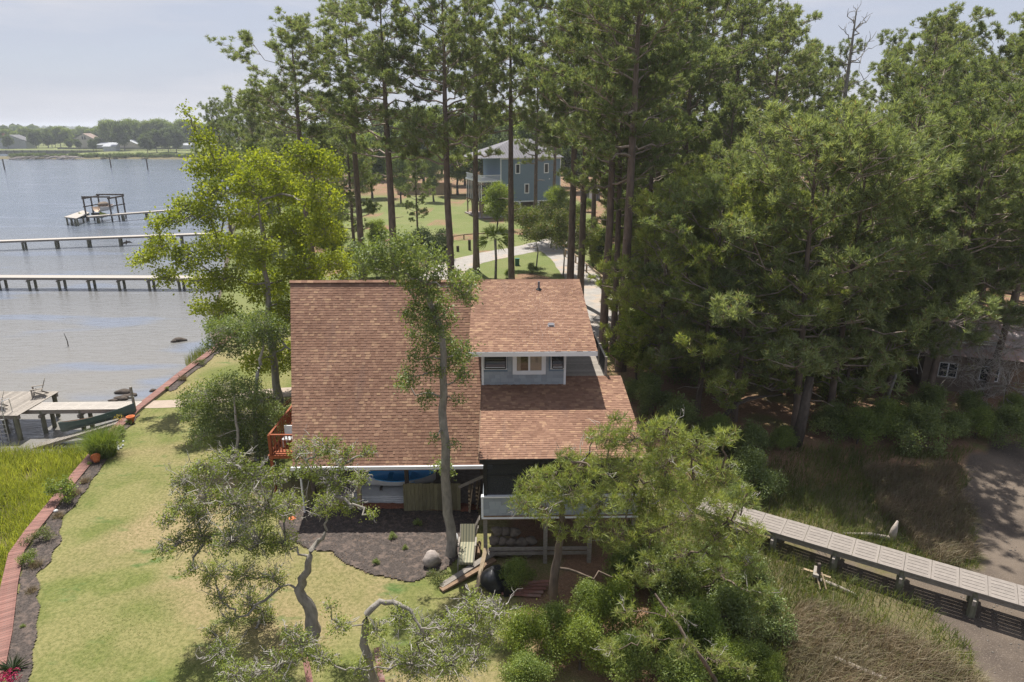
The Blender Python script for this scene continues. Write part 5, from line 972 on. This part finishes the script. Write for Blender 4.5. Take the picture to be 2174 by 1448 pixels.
lobe_tree('live_oak', 'gnarled live oak with arching grey limbs and sparse leaves at the lawn corner', 'tree', (G(812, 1500)[0], G(812, 1500)[1], 0), tr, .15,
    lobes([(640, 1370, 30), (590, 1410, 30), (680, 1400, 26), (540, 1430, 24), (720, 1330, 22), (850, 1310, 26), (900, 1350, 32), (960, 1330, 34), (1010, 1300, 34), (1040, 1340, 30), (880, 1410, 36), (950, 1410, 36), (1010, 1400, 30), (760, 1420, 20), (700, 1290, 14), (1000, 1260, 14), (470, 1390, 30), (500, 1430, 30), (800, 1340, 24), (1060, 1300, 30), (830, 1400, 26), (620, 1340, 20)], 15.6, 1., 1.2), 'liveoak', 'greybark', 46, .075, 350, 13, .075, .7, .012, bare=100, barelen=.9, tip=.2)
tr = [G(1182, 1292), Y(1178, 1230, 21.2), Y(1188, 1160, 21.1), Y(1198, 1110, 21), Y(1190, 1060, 21)]
lobe_tree('pine_tree', 'spreading young pine with forked trunk in front of the screened porch', 'pine tree', (G(1182, 1292)[0], G(1182, 1292)[1], 0), tr, .2,
    lobes([(1130, 1030, 34), (1110, 1070, 28), (1160, 1080, 34), (1170, 1020, 36), (1230, 990, 36), (1220, 1050, 40), (1290, 930, 34), (1290, 1000, 40), (1280, 1070, 40), (1350, 930, 40), (1350, 990, 40), (1340, 1060, 40), (1420, 920, 40), (1410, 990, 44), (1400, 1060, 44), (1480, 950, 38), (1470, 1020, 44), (1460, 1100, 44), (1540, 930, 28), (1530, 1000, 38), (1530, 1080, 40), (1580, 1060, 28), (1590, 1130, 34), (1380, 1130, 42), (1310, 1140, 40), (1520, 1150, 42), (1450, 1180, 42), (1590, 1200, 32), (1380, 1210, 40), (1530, 1220, 40), (1460, 1260, 42), (1320, 1220, 34), (1590, 1280, 34), (1530, 1300, 40), (1400, 1290, 36), (1620, 1260, 22), (1560, 1350, 34), (1260, 930, 18), (1310, 890, 16), (1200, 970, 20), (1250, 1120, 34), (1190, 1130, 20), (1420, 1040, 40)], 20.6, 1.3, 1.15), 'needle_near', 'pinebark', 47, .28, 165, spread=.1, tw=.5, twr=.012, needle=True, bare=5, barelen=1.0, nbl=17, wide=.028)
tr = [G(1530, 1460), Y(1490, 1400, 15), Y(1440, 1330, 15.5), Y(1390, 1260, 16)]
lobe_tree('pine_tree', 'low leaning pine with thin bare limbs among the green shrubs', 'pine tree', (G(1530, 1460)[0], G(1530, 1460)[1], 0), tr, .07, lobes([(1330, 1300, 30), (1380, 1350, 34), (1440, 1300, 30), (1300, 1380, 30), (1450, 1380, 34), (1520, 1400, 34), (1580, 1420, 26)], 15.4, .8), 'needle_near', 'pinebark', 48, .22, 190, tw=.5, twr=.008, needle=True, bare=6, barelen=.9, nbl=14, wide=.018)
# dead grey tree by the cottage
tr = [G(1885, 880), Y(1900, 800, 39.5), Y(1915, 750, 39.5), Y(1930, 700, 39.5)]
lobe_tree('dead_tree', 'grey leafless tree with tangled limbs in front of the old cottage', 'dead tree', (G(1885, 880)[0], 39.5, 0), [np.array([G(1885, 880)[0], 39.5, 0])]+tr[1:], .13, lobes([(2000, 690, 40, ), (2060, 720, 40), (2120, 690, 40), (2090, 780, 40), (2140, 820, 36), (2040, 790, 30), (1960, 730, 30), (1960, 660, 30), (2150, 740, 36), (2080, 840, 24)], 39.5, 1.2), 'liveoak', 'greybark', 49, .08, 14, 8, .09, .9, .016, bare=34, barelen=1.5)
# leaning trunks in the wood
for (pts, r, lb) in (([(1690, 945, 35), (1705, 880, 35), (1720, 800, 35.3)], [.33, .28, .22], 'thick leaning pine trunk at the dark edge of the marsh'), ([(1510, 905, 37), (1560, 860, 37), (1590, 845, 37), (1660, 838, 37)], [.16, .14, .1, .05], 'bent bare limb low in the young pines'), ([(1780, 745, 44), (1830, 660, 44), (1885, 640, 44), (1900, 580, 44), (1905, 480, 44)], [.2, .22, .24, .22, .15], 'dark forked trunk wrapped in vines in the right wood')):
    P = [Y(u, v, y) for u, v, y in pts]
    if 'vines' in lb: P = [np.array([P[1][0]+.8, 44, -.2])]+P[1:]; r = r
    else: P[0][2] = -.2
    tag(MB().tube(P, r, 9).build('leaning_tree', M['darkbark'], None, True), lb, 'tree')
# ---------------------------------------------------------------- broadleaf trees of the wood and behind
b1 = broad_proto('broadleaf_tree', 61, 13, 8.5, 'broad'); b2 = broad_proto('broadleaf_tree', 62, 11, 8, 'bright', nlobe=17); b3 = broad_proto('broadleaf_tree', 63, 15, 9, 'oak', per=90); b4 = broad_proto('broadleaf_tree', 64, 6, 4.5, 'bright', leafs=.18, per=150, spread=.18)
def btree(pr, u, v, y, s, lbl, group=None): c = Y(u, v, y); return place(pr, (c[0], y, 0), rs.uniform(0, 6.28), s, lbl, group)
btree(b2, 1790, 640, 51, 1.0, 'bright leafy tree lit among the dark pines'); g = 'broadleaf trees in the right wood'; lb = 'green broadleaf tree growing between the pines of the right wood'
for pr, u, v, y, s in ((b1, 1690, 600, 56, .95), (b3, 1900, 560, 60, .9), (b1, 1500, 560, 62, .95), (b3, 1370, 560, 68, .8), (b1, 2040, 560, 64, .9), (b3, 2140, 560, 66, 1.), (b1, 1600, 480, 76, 1.0), (b3, 1780, 460, 80, 1.), (b1, 1960, 480, 82, 1.), (b3, 2100, 480, 90, 1.1), (b2, 1860, 700, 47, .7), (b4, 1355, 760, 44, .9), (b1, 1440, 440, 95, 1), (b3, 1320, 440, 100, .9)): btree(pr, u, v, y, s, lb, g)
g = 'trees behind the neighbour house'; lb = 'tree of the wood behind the blue grey house and lawn'
bf1 = broad_proto('broadleaf_tree', 71, 17, 13, 'far', leafs=.7, per=20, nl=10, nlobe=16, spread=.5); bf2 = broad_proto('broadleaf_tree', 72, 18, 14, 'broad', leafs=.7, per=20, nl=10, nlobe=18, spread=.5)
for k in range(46):
    u = 700+k*29+rs.uniform(-12, 12); y = 165+rs.uniform(0, 40)+(k % 3)*38; c = Y(u, 300, y); place((bf1, bf2)[k % 2], (c[0], y, 0), rs.uniform(0, 6.3), rs.uniform(.8, 1.12)*(1+.15*(k % 3)), lb, g)
g = 'small trees round the neighbour lawn'; lb = 'small leafy tree or bush at the edge of the neighbour lawn'
for pr, u, v, y, s in ((b4, 700, 470, 88, 1.1), (b4, 640, 480, 86, 1.3), (b4, 800, 470, 95, .8), (b1, 700, 430, 110, .75), (b3, 620, 430, 120, .8), (b1, 660, 430, 140, .9), (b3, 760, 400, 150, .9), (b1, 850, 400, 160, .9), (b3, 920, 390, 165, .8), (b3, 560, 470, 100, .8)): btree(pr, u, v, y, s, lb, g)
btree(b4, 1055, 450, 118, 1.35, 'bright bush tree in front of the screened porch of the blue grey house'); btree(b4, 1185, 420, 122, 1.2, 'bright green pointed tree at the corner of the blue grey house'); btree(b4, 1125, 440, 116, .7, 'low bright shrub against the wall of the blue grey house')
ced = lobe_tree('cedar_tree', 'dark round cedar bush at the end of the neighbour lawn', 'cedar', (0, 0, 0), [(0, 0, 0), (0, 0, 1), (0, 0, 2)], .1, [((math.cos(a)*.8, math.sin(a)*.8, z), 1.0) for a, z in ((0, .8), (2, .9), (4, .8), (1, 1.8), (3.5, 1.9), (5, 2.6))], 'dark', 'darkbark', 75, .17, 130, 12, .15, .2, .01)
c = Y(892, 505, 93); place(ced, (c[0], 93, 0), 0, 1.25); c = Y(930, 512, 91); place(ced, (c[0], 91, 0), 2, 1.2, 'dark cedar bush nearest the drive posts'); c = Y(1278, 470, 84); place(ced, (c[0], 84, 0), 1, (.7, .7, 1.5), 'narrow dark cedar beside the trunks by the drive')
def mim(lbl, u, v, y, H_, W, seed):
    c = Y(u, v, y); rng = np.random.default_rng(seed); lob = [((c[0]+rng.uniform(-.5, .5)*W, y+rng.uniform(-.4, .4)*W, H_*rng.uniform(.55, .95)), W*rng.uniform(.13, .2)) for _ in range(14)]
    lobe_tree('mimosa_tree', lbl, 'tree', (c[0], y, 0), [(c[0], y, 0), (c[0]+.2, y, H_*.3), (c[0]-.1, y, H_*.5)], .11, lob, 'mimosa', 'greybark', seed, .22, 80, 11, .25, .5, .015)
mim('feathery pale mimosa tree on the grass island of the drive', 1138, 560, 84, 7.5, 7, 81); mim('feathery pale mimosa tree leaning over the drive', 1195, 565, 80, 7, 6, 82); mim('feathery mimosa behind the drive bend', 1170, 500, 100, 6.5, 8, 83)
# palms
def palm(lbl, x, y, z, H_, L, n, seed, r=.14):
    rng = np.random.default_rng(seed); t = thing('palm_tree', lbl, 'palm', (x, y, z)); 
    if H_ > .4: MB().tube([(x, y, z-.2), (x+.08, y, z+H_*.5), (x, y, z+H_)], [r*1.2, r, r*1.1], 9).build('trunk', M['greybark'], t, True)
    for k in range(n):
        az = k*2.4; el = rng.uniform(-.5, 1.2); d_ = np.array([math.cos(az)*math.cos(el), math.sin(az)*math.cos(el), math.sin(el)]); a = np.array([x, y, z+H_]); P = a+d_*L*.45; V, F = blades(np.array([P]), np.array([d_*1.4]), 22, L*.65, .06, rng, .45, .25); V2, F2 = twigs(np.array([a]), np.array([P]), .02, rng, .03); mk('frond', *join((V2, F2), (V, F)), M['shrub'], t)
c = G(1052, 592); palm('cabbage palm on the grass island in front of the drive', c[0], c[1], 0, 4.6, 2.1, 22, 91); c = Y(1272, 800, 45); palm('low palmetto clump below the green bird feeder', c[0], 44.5, 0, 1.9, 1.6, 16, 92)
# ---------------------------------------------------------------- shrubs
s1 = shrub_proto('green_shrub', 101, 2.4, 3.2, 'shrub', .11, 210, 12); s2 = shrub_proto('wax_myrtle', 102, 3.2, 3.2, 'bright', .105, 210, 12); s3 = shrub_proto('dark_shrub', 103, 2.6, 3.4, 'oak', .125, 180, 12); s4 = shrub_proto('garden_shrub', 104, .8, .9, 'shrub', .06, 900, 12, 7, .05); s5 = shrub_proto('garden_shrub', 105, .55, 1.3, 'mimosa', .055, 600, 11, 7, .05)
def shr(pr, u, v, s, lbl, group=None, z=0.):
    p = G(u, v, z); return place(pr, (p[0], p[1], float(height(p[0], p[1]))), rs.uniform(0, 6.3), s, lbl, group)
g = 'shrubs under the spreading pine'; lb = {s1: 'mid green leafy shrub', s2: 'bright wax myrtle shrub', s3: 'dark green leafy shrub'}
for pr, u, v, s in ((s2, 1110, 1400, .62), (s1, 1180, 1360, .6), (s2, 1230, 1420, .7), (s1, 1120, 1470, .6), (s2, 1300, 1350, .7), (s1, 1330, 1440, .7), (s2, 1400, 1400, .7), (s1, 1470, 1370, .8), (s3, 1540, 1330, .8), (s1, 1440, 1480, .7), (s2, 1540, 1440, .55), (s3, 1620, 1310, .7), (s1, 1610, 1400, .5), (s3, 1400, 1260, .8), (s3, 1500, 1240, .8), (s1, 1330, 1240, .7), (s3, 1580, 1210, .7), (s1, 1250, 1300, .55), (s2, 1640, 1440, .4)): shr(pr, u, v, s, lb[pr]+(' at the foot of the spreading pine trunk' if u < 1260 else ' under the spreading pine crown' if v < 1345 else ' beside the low leaning pine' if u < 1560 else ' at the edge of the dry reeds'), g)
g = 'shrubs along the wood edge'; lb = {s1: 'mid green shrub', s3: 'dark dense shrub'}
for pr, u, v, s in ((s3, 1385, 880, .95), (s3, 1365, 850, .8), (s3, 1440, 920, .9), (s1, 1520, 945, .8), (s3, 1590, 960, .8), (s1, 1660, 950, .6), (s3, 1760, 925, .8), (s1, 1820, 940, .95), (s1, 1880, 930, 1.), (s3, 1940, 945, 1.0), (s3, 2010, 940, .8), (s1, 2070, 930, .8), (s3, 2130, 935, .85), (s3, 2190, 920, .9), (s3, 1600, 1020, .9), (s3, 1570, 1060, .6), (s1, 1780, 860, .9), (s3, 1960, 890, .9), (s3, 2060, 890, .7), (s1, 2150, 890, .7), (s3, 1700, 830, 1.2), (s3, 1860, 830, 1.1), (s3, 1500, 820, 1.2), (s3, 1600, 800, 1.3), (s3, 1430, 800, 1.1), (s1, 1550, 700, 1.5), (s3, 1680, 700, 1.5), (s1, 1440, 650, 1.5), (s3, 1760, 640, 1.6), (s1, 1990, 640, 1.3)): shr(pr, u, v, s, lb[pr]+(' deep in the wood between pine trunks' if v < 850 else ' beside the porch roof corner' if u < 1480 else ' near the thick leaning trunk at the marsh edge' if u < 1770 else ' below the old cottage at the mud edge' if u > 1930 else ' on the straw bank above the marsh grass'), g)
g = 'bushes beside the drive'; lb = 'leafy bush growing beside the driveway and rail fence'
for pr, u, v, s in ((s1, 1290, 585, 1.1), (s3, 1320, 560, 1.3), (s1, 1340, 600, 1.1), (s2, 1260, 520, 1.2), (s1, 1300, 510, 1.3), (s2, 1225, 480, 1.2), (s3, 1350, 640, 1.2), (s1, 1190, 480, 1.1), (s1, 1080, 590, .45), (s3, 1130, 580, .5), (s1, 1250, 450, 1.2), (s2, 1300, 450, 1.3), (s1, 1380, 560, 1.4), (s3, 1420, 600, 1.4)): shr(pr, u, v, s, lb, g)
g = 'bushes beyond the sweetgum'; lb = 'bush beneath the sweetgum and shore pines'
for pr, u, v, s in ((s1, 640, 560, 1.2), (s2, 700, 545, 1.2), (s1, 760, 560, 1.2), (s2, 560, 600, 1.1), (s1, 800, 590, 1.1), (s2, 850, 560, .9), (s1, 520, 560, 1.2), (s3, 600, 520, 1.4), (s1, 590, 640, 1.0), (s1, 660, 610, 1.1)): shr(pr, u, v, s, lb, g)
for u, v, s, lb in ((887, 1118, .55, 'small flowering bush in the dark mulch, nearest the fence panel'), (833, 1146, .5, 'small upright bush in the middle of the dark mulch'), (860, 1168, .35, 'tiny yellowish bush in the dark mulch'), (799, 1200, .42, 'low bush at the lower edge of the dark mulch')): shr(s4, u, v, s, lb)
shr(s1, 1095, 1245, .52, 'glossy green bush beside the black tarp under the porch'); shr(s5, 930, 1232, .9, 'dry brush at the foot of the slim oak')
# planting strip
fg = clump_proto('fountain_grass', 111, 1.35, 1.7, 'shrub', 2600, .018, .45); p = G(222, 968); place(fg, (p[0], p[1], 0), 0, 1.2, 'large green fountain grass clump arching over the red boardwalk')
bg_ = clump_proto('brown_grass', 112, .42, .7, 'reed', 260, .014, .6)
for u, v, s, lb in ((182, 1026, 1., 'tuft of brown grass in the strip beside the boardwalk, above the big shrub'), (160, 1052, 1.1, 'tuft of brown grass behind the big shrub in the strip'), (124, 1100, .9, 'tuft of brown grass below the big shrub'), (78, 1205, 1.0, 'tuft of brown grass beside the round green shrub in the strip'), (68, 1260, .8, 'tuft of thin brown grass alone in the wide mulch'), (388, 808, 1.2, 'tuft of brown grass in the far strip beyond the dock')): p = G(u, v); place(bg_, (p[0], p[1], 0), rs.uniform(0, 6), s, lb)
shr(s4, 255, 930, 1.25, 'variegated shrub beside the terracotta pot'); shr(s4, 137, 1066, 1.9, 'large leafy shrub spilling over the boardwalk'); shr(s4, 275, 902, .5, 'small green plant by the mooring post'); shr(s5, 84, 1150, 1.1, 'pale creeping juniper in the strip'); shr(s4, 62, 1200, .95, 'round green shrub in the strip'); shr(s4, 50, 1335, .25, 'tiny green plant in the wide mulch'); shr(s5, 425, 775, .9, 'low bush at the far end of the strip'); shr(s4, 190, 990, .35, 'small yellow green plant beside the lying pot'); shr(s4, 355, 828, .4, 'small plant at the near end of the far strip')
def pot(u, v, lbl, s=1, tilt=0):
    p = G(u, v, .05); o = MB().lathe((0, 0, 0), [(.11*s, 0), (.17*s, .24*s), (.19*s, .24*s), (.19*s, .3*s), (.155*s, .3*s), (.14*s, .18*s), (.0, .16*s)], 16).build('flower_pot', M['terracotta'], None, True); o.location = (p[0], p[1], .07+.12*abs(tilt)); o.rotation_euler = (tilt, 0, .7); tag(o, lbl, 'pot')
pot(279, 897, 'upright terracotta pot near the mooring post', 1.3); pot(207, 985, 'terracotta pot tipped over in the mulch beside the boardwalk', 1.25, -1.1)
for u, v, lb in ((256, 898, 'yellow flowers beside the upright terracotta pot'),): p = G(u, v); rng = np.random.default_rng(5); tag(mk('flower_patch', *leaves(np.c_[rng.normal(p[0], .18, 40), rng.normal(p[1], .15, 40), rng.uniform(.2, .5, 40)], 3, .07, .03, rng), M['yflower']), lb, 'flowers')['kind'] = 'stuff'
p = G(22, 1452); rng = np.random.default_rng(6); tag(mk('flower_patch', *leaves(np.c_[rng.normal(p[0], .16, 60), rng.normal(p[1], .14, 60), rng.uniform(.15, .5, 60)], 5, .07, .03, rng), M['flower']), 'pink flowers below the yucca', 'flowers')['kind'] = 'stuff'
p = G(28, 1425); rng = np.random.default_rng(7); a = rng.uniform(0, 6.28, 60); V, F = blades(np.tile([[p[0], p[1], .05]], (60, 1)), np.c_[np.cos(a), np.sin(a), rng.uniform(.1, 1.4, 60)], 2, .62, .05, rng, .05, .1); tag(mk('yucca', V, F, M['dark']), 'spiky dark yucca in the mulch beside the boardwalk', 'yucca')
rng = np.random.default_rng(8)
for k in range(14): q = G(rng.uniform(238, 262), rng.uniform(930, 955), .05); tag(blob(MB(), (q[0], q[1], .07), (.07, .06, .05), rng, 7, 5).build('white_stone', M['boatwhite'], None, True), 'white pebble in the mulch beside the fountain grass', 'stone', 'white stones in the strip')
p = G(119, 1087, .05); tag(blob(MB(), (p[0], p[1], .1), (.1, .1, .08), rng, 9, 6, .06).build('white_stone', M['boatwhite'], None, True), 'round white stone beside the big leafy shrub', 'stone')
# ---------------------------------------------------------------- grasses
rng = np.random.default_rng(121)
def scatter(n, x0, x1, ya, yb, ok):
    x = rng.uniform(x0, x1, n); y = rng.uniform(ya, yb, n); m = ok(x, y); x, y = x[m], y[m]; return np.stack([x, y, height(x, y)-.03], 1)
def pp(L, z): return [G(u, v, z) for u, v in L]
P = scatter(120000, -34, -15, 12, 38.5, lambda x, y: (xb(y)-x > .42) & (y < 36.4+.05*(x+25)+.3*wob(x*2, y*2)) & (wob(x*1.7, y*1.9, 1.2)+rng.normal(0, .5, len(x)) > -.7)); 
o = mk('marsh_grass', *grassblades(P, .75+.35*(wob(P[:, 0]*1.3, P[:, 1]*1.3)*.5+.5), .03, rng, .33, (.12, -.1)), M['marsh']); kind(o, 'stuff'); tag(o, 'bright green marsh grass left of the red boardwalk', 'grass')
P = scatter(14000, -34, -20, 40, 56, lambda x, y: (xb(y)-x > .4) & (xb(y)-x < np.interp(y, [42, 45, 48.5, 49.5, 50.5, 53, 56], [0, 1.5, 1.5, .5, 1.5, 3.2, 3.0])) & (rng.random(len(x)) < np.interp(y, [42, 49, 50, 56], [.35, .45, 1, 1])))
o = mk('reed_grass', *grassblades(P, np.full(len(P), .95), .03, rng, .2), M['marsh2']); kind(o, 'stuff'); tag(o, 'reeds at the waterline beyond the dock', 'grass')
R1 = pp([(1830, 1010), (1900, 985), (2030, 1000), (2050, 1090), (2075, 1180), (2010, 1210), (1960, 1170), (1900, 1110), (1850, 1060)], -.75); R2 = pp([(1690, 1290), (1760, 1300), (1850, 1340), (1930, 1360), (2010, 1400), (2080, 1460), (2060, 1560), (1640, 1560), (1650, 1400)], -.8)
inr = lambda x, y: (inpoly(x+.4*wob(x*2, y*2), y, R1) | inpoly(x+.3*wob(x*2, y*2), y, R2))
P = scatter(150000, 6, 26, 11, 33, inr); P = P[(rng.random(len(P)) < .85)]
o = mk('dry_reeds', *grassblades(P, .6+.3*(wob(P[:, 0]*2, P[:, 1]*2)*.5+.5), .022, rng, .45, (.45, -.1)), M['reed']); kind(o, 'stuff'); tag(o, 'dry brown reeds bent over beside the marsh pier', 'reeds')
P = scatter(130000, 5.2, 26, 10, 34.5, lambda x, y: ~inpoly(x+.3*wob(x*3, y*3), y, MUD) & (~inr(x, y) | (rng.random(len(x)) < .12)) & (rng.random(len(x)) < .55+.4*wob(x, y, 1.4)) & (x < 18+.35*(y-18)+3))
m_ = np.abs(np.dot(P[:, :2]-m0, nr)) > Wp*.5
P = P[m_]; o = mk('marsh_grass', *grassblades(P, .45+.3*(wob(P[:, 0]*1.6, P[:, 1]*1.6)*.5+.5), .024, rng, .4, (.15, -.1)), M['marsh2']); kind(o, 'stuff'); tag(o, 'dull green marsh grass round the panel pier', 'grass')
P = scatter(90000, -26, 1.5, 13, 36, lambda x, y: (xb(y)-x < -1.3) & ~inpoly(x, y, MB1) & ~((y > 27.2) & (x > -10.5)) & ~((y > 23.5) & (x > -1.6)))
o = mk('lawn_grass', *grassblades(P, .05+.02*wob(P[:, 0], P[:, 1]), .018, rng, .7), M['lawnblade']); kind(o, 'stuff'); tag(o, 'short dry lawn grass between boardwalk and house', 'grass')
P = scatter(5000, -10, -1.2, 22, 28, lambda x, y: inpoly(x, y, MB1)); P[:, 2] += .07; o = mk('mulch_chips', *blades(P, rng.normal(0, 1, P.shape)*[1, 1, .25], 1, .12, .03, rng, .1), M['timber']); kind(o, 'stuff'); tag(o, 'bark chips on the dark mulch bed', 'mulch')
P = scatter(5000, -25, -12, 14, 40, lambda x, y: (xb(y)-x < -.3) & (xb(y)-x > -1.0)); P[:, 2] += .07; o = mk('mulch_chips', *blades(P, rng.normal(0, 1, P.shape)*[1, 1, .25], 1, .1, .025, rng, .1), M['timber']); kind(o, 'stuff'); tag(o, 'bark chips in the planting strip', 'mulch')
# ---------------------------------------------------------------- far shore growth
ft = [bf1, bf2]; g = 'trees on the far shore'; lb = 'round crowned tree on the far shore across the water'
for k in range(64):
    u = -30+k*7.6+rs.uniform(-3, 3); y = rs.choice((585, 600, 640, 690)); tall = 1.35 if u > 225 else 1.
    if u > 225 and k % 2: y = 556
    c = Y(u, 300, y); place(ft[k % 2], (c[0], y, float(height(c[0], y))-.6), rs.uniform(0, 6.3), rs.uniform(.7, .95)*tall, lb, g)
for u, y, s in ((15, 545, .65), (75, 555, .85), (100, 565, .75), (145, 545, .45), (163, 545, .45), (207, 545, .55), (195, 512, .5), (262, 520, 1.2), (330, 500, .95), (355, 505, 1.0), (372, 495, 1.05), (310, 490, .8)):
    c = Y(u, 300, y); place(ft[0], (c[0], y, float(height(c[0], y))-.3), rs.uniform(0, 6.3), s, 'small tree standing alone on the far lawn', 'small trees on the far lawn')
g = 'bushes on the far spit'; lb = 'low bush on the stony spit across the water'
fs = shrub_proto('spit_bush', 131, 3.2, 8, 'far', .6, 14, 10, 8, .4)
for k in range(60):
    u = 28+k*6.8; y = 434+rs.uniform(-4, 10); c = Y(u, 330, y); place(fs, (c[0], y, -1.1), rs.uniform(0, 6.3), rs.uniform(.5, 1.0), lb, g)
def wood(name, lbl, y, x0, x1, zt, step, seed):
    rng = np.random.default_rng(seed); n = int((x1-x0)/step); K = 9; V = []; F = []
    for i in range(n):
        x = x0+i*step; h = zt+rng.uniform(-2.2, 2.2)+1.5*math.sin(i*.13); b = len(V); w_ = step*rng.uniform(.8, 1.4)
        blobV = MB(); blob(blobV, (x, y+rng.uniform(-15, 15), h*.45), (w_, w_, h*.58), rng, 8, 6, .16); V += blobV.v; F += [tuple(j+b for j in f) for f in blobV.f]
    o = mk(name, V, F, M['far']); kind(o, 'stuff'); tag(o, lbl, 'wood')
wood('distant_wood', 'hazy blue line of distant wood along the horizon', 2600, -2600, 2400, 19.5, 13, 3); wood('distant_wood', 'wood behind the far shore lawns', 760, -640, 300, 16.5, 6.5, 4)
# ---------------------------------------------------------------- air
hz = MB().bb(-4700, 4700, -420, 7300, -8, 44).build('haze', None); kind(hz, 'stuff'); tag(hz, 'thin summer haze over water and woods', 'haze')
m, t, out = nodes('haze'); pv = nn(t, 'ShaderNodeVolumePrincipled'); pv.inputs['Color'].default_value = (.86, .91, 1, 1); pv.inputs['Density'].default_value = .00026; pv.inputs['Anisotropy'].default_value = .35; t.links.new(pv.outputs[0], out.inputs['Volume']); hz.data.materials.append(m)
for o in list(bpy.data.objects):
    for k in ('_o', '_used'):
        if k in o: del o[k]
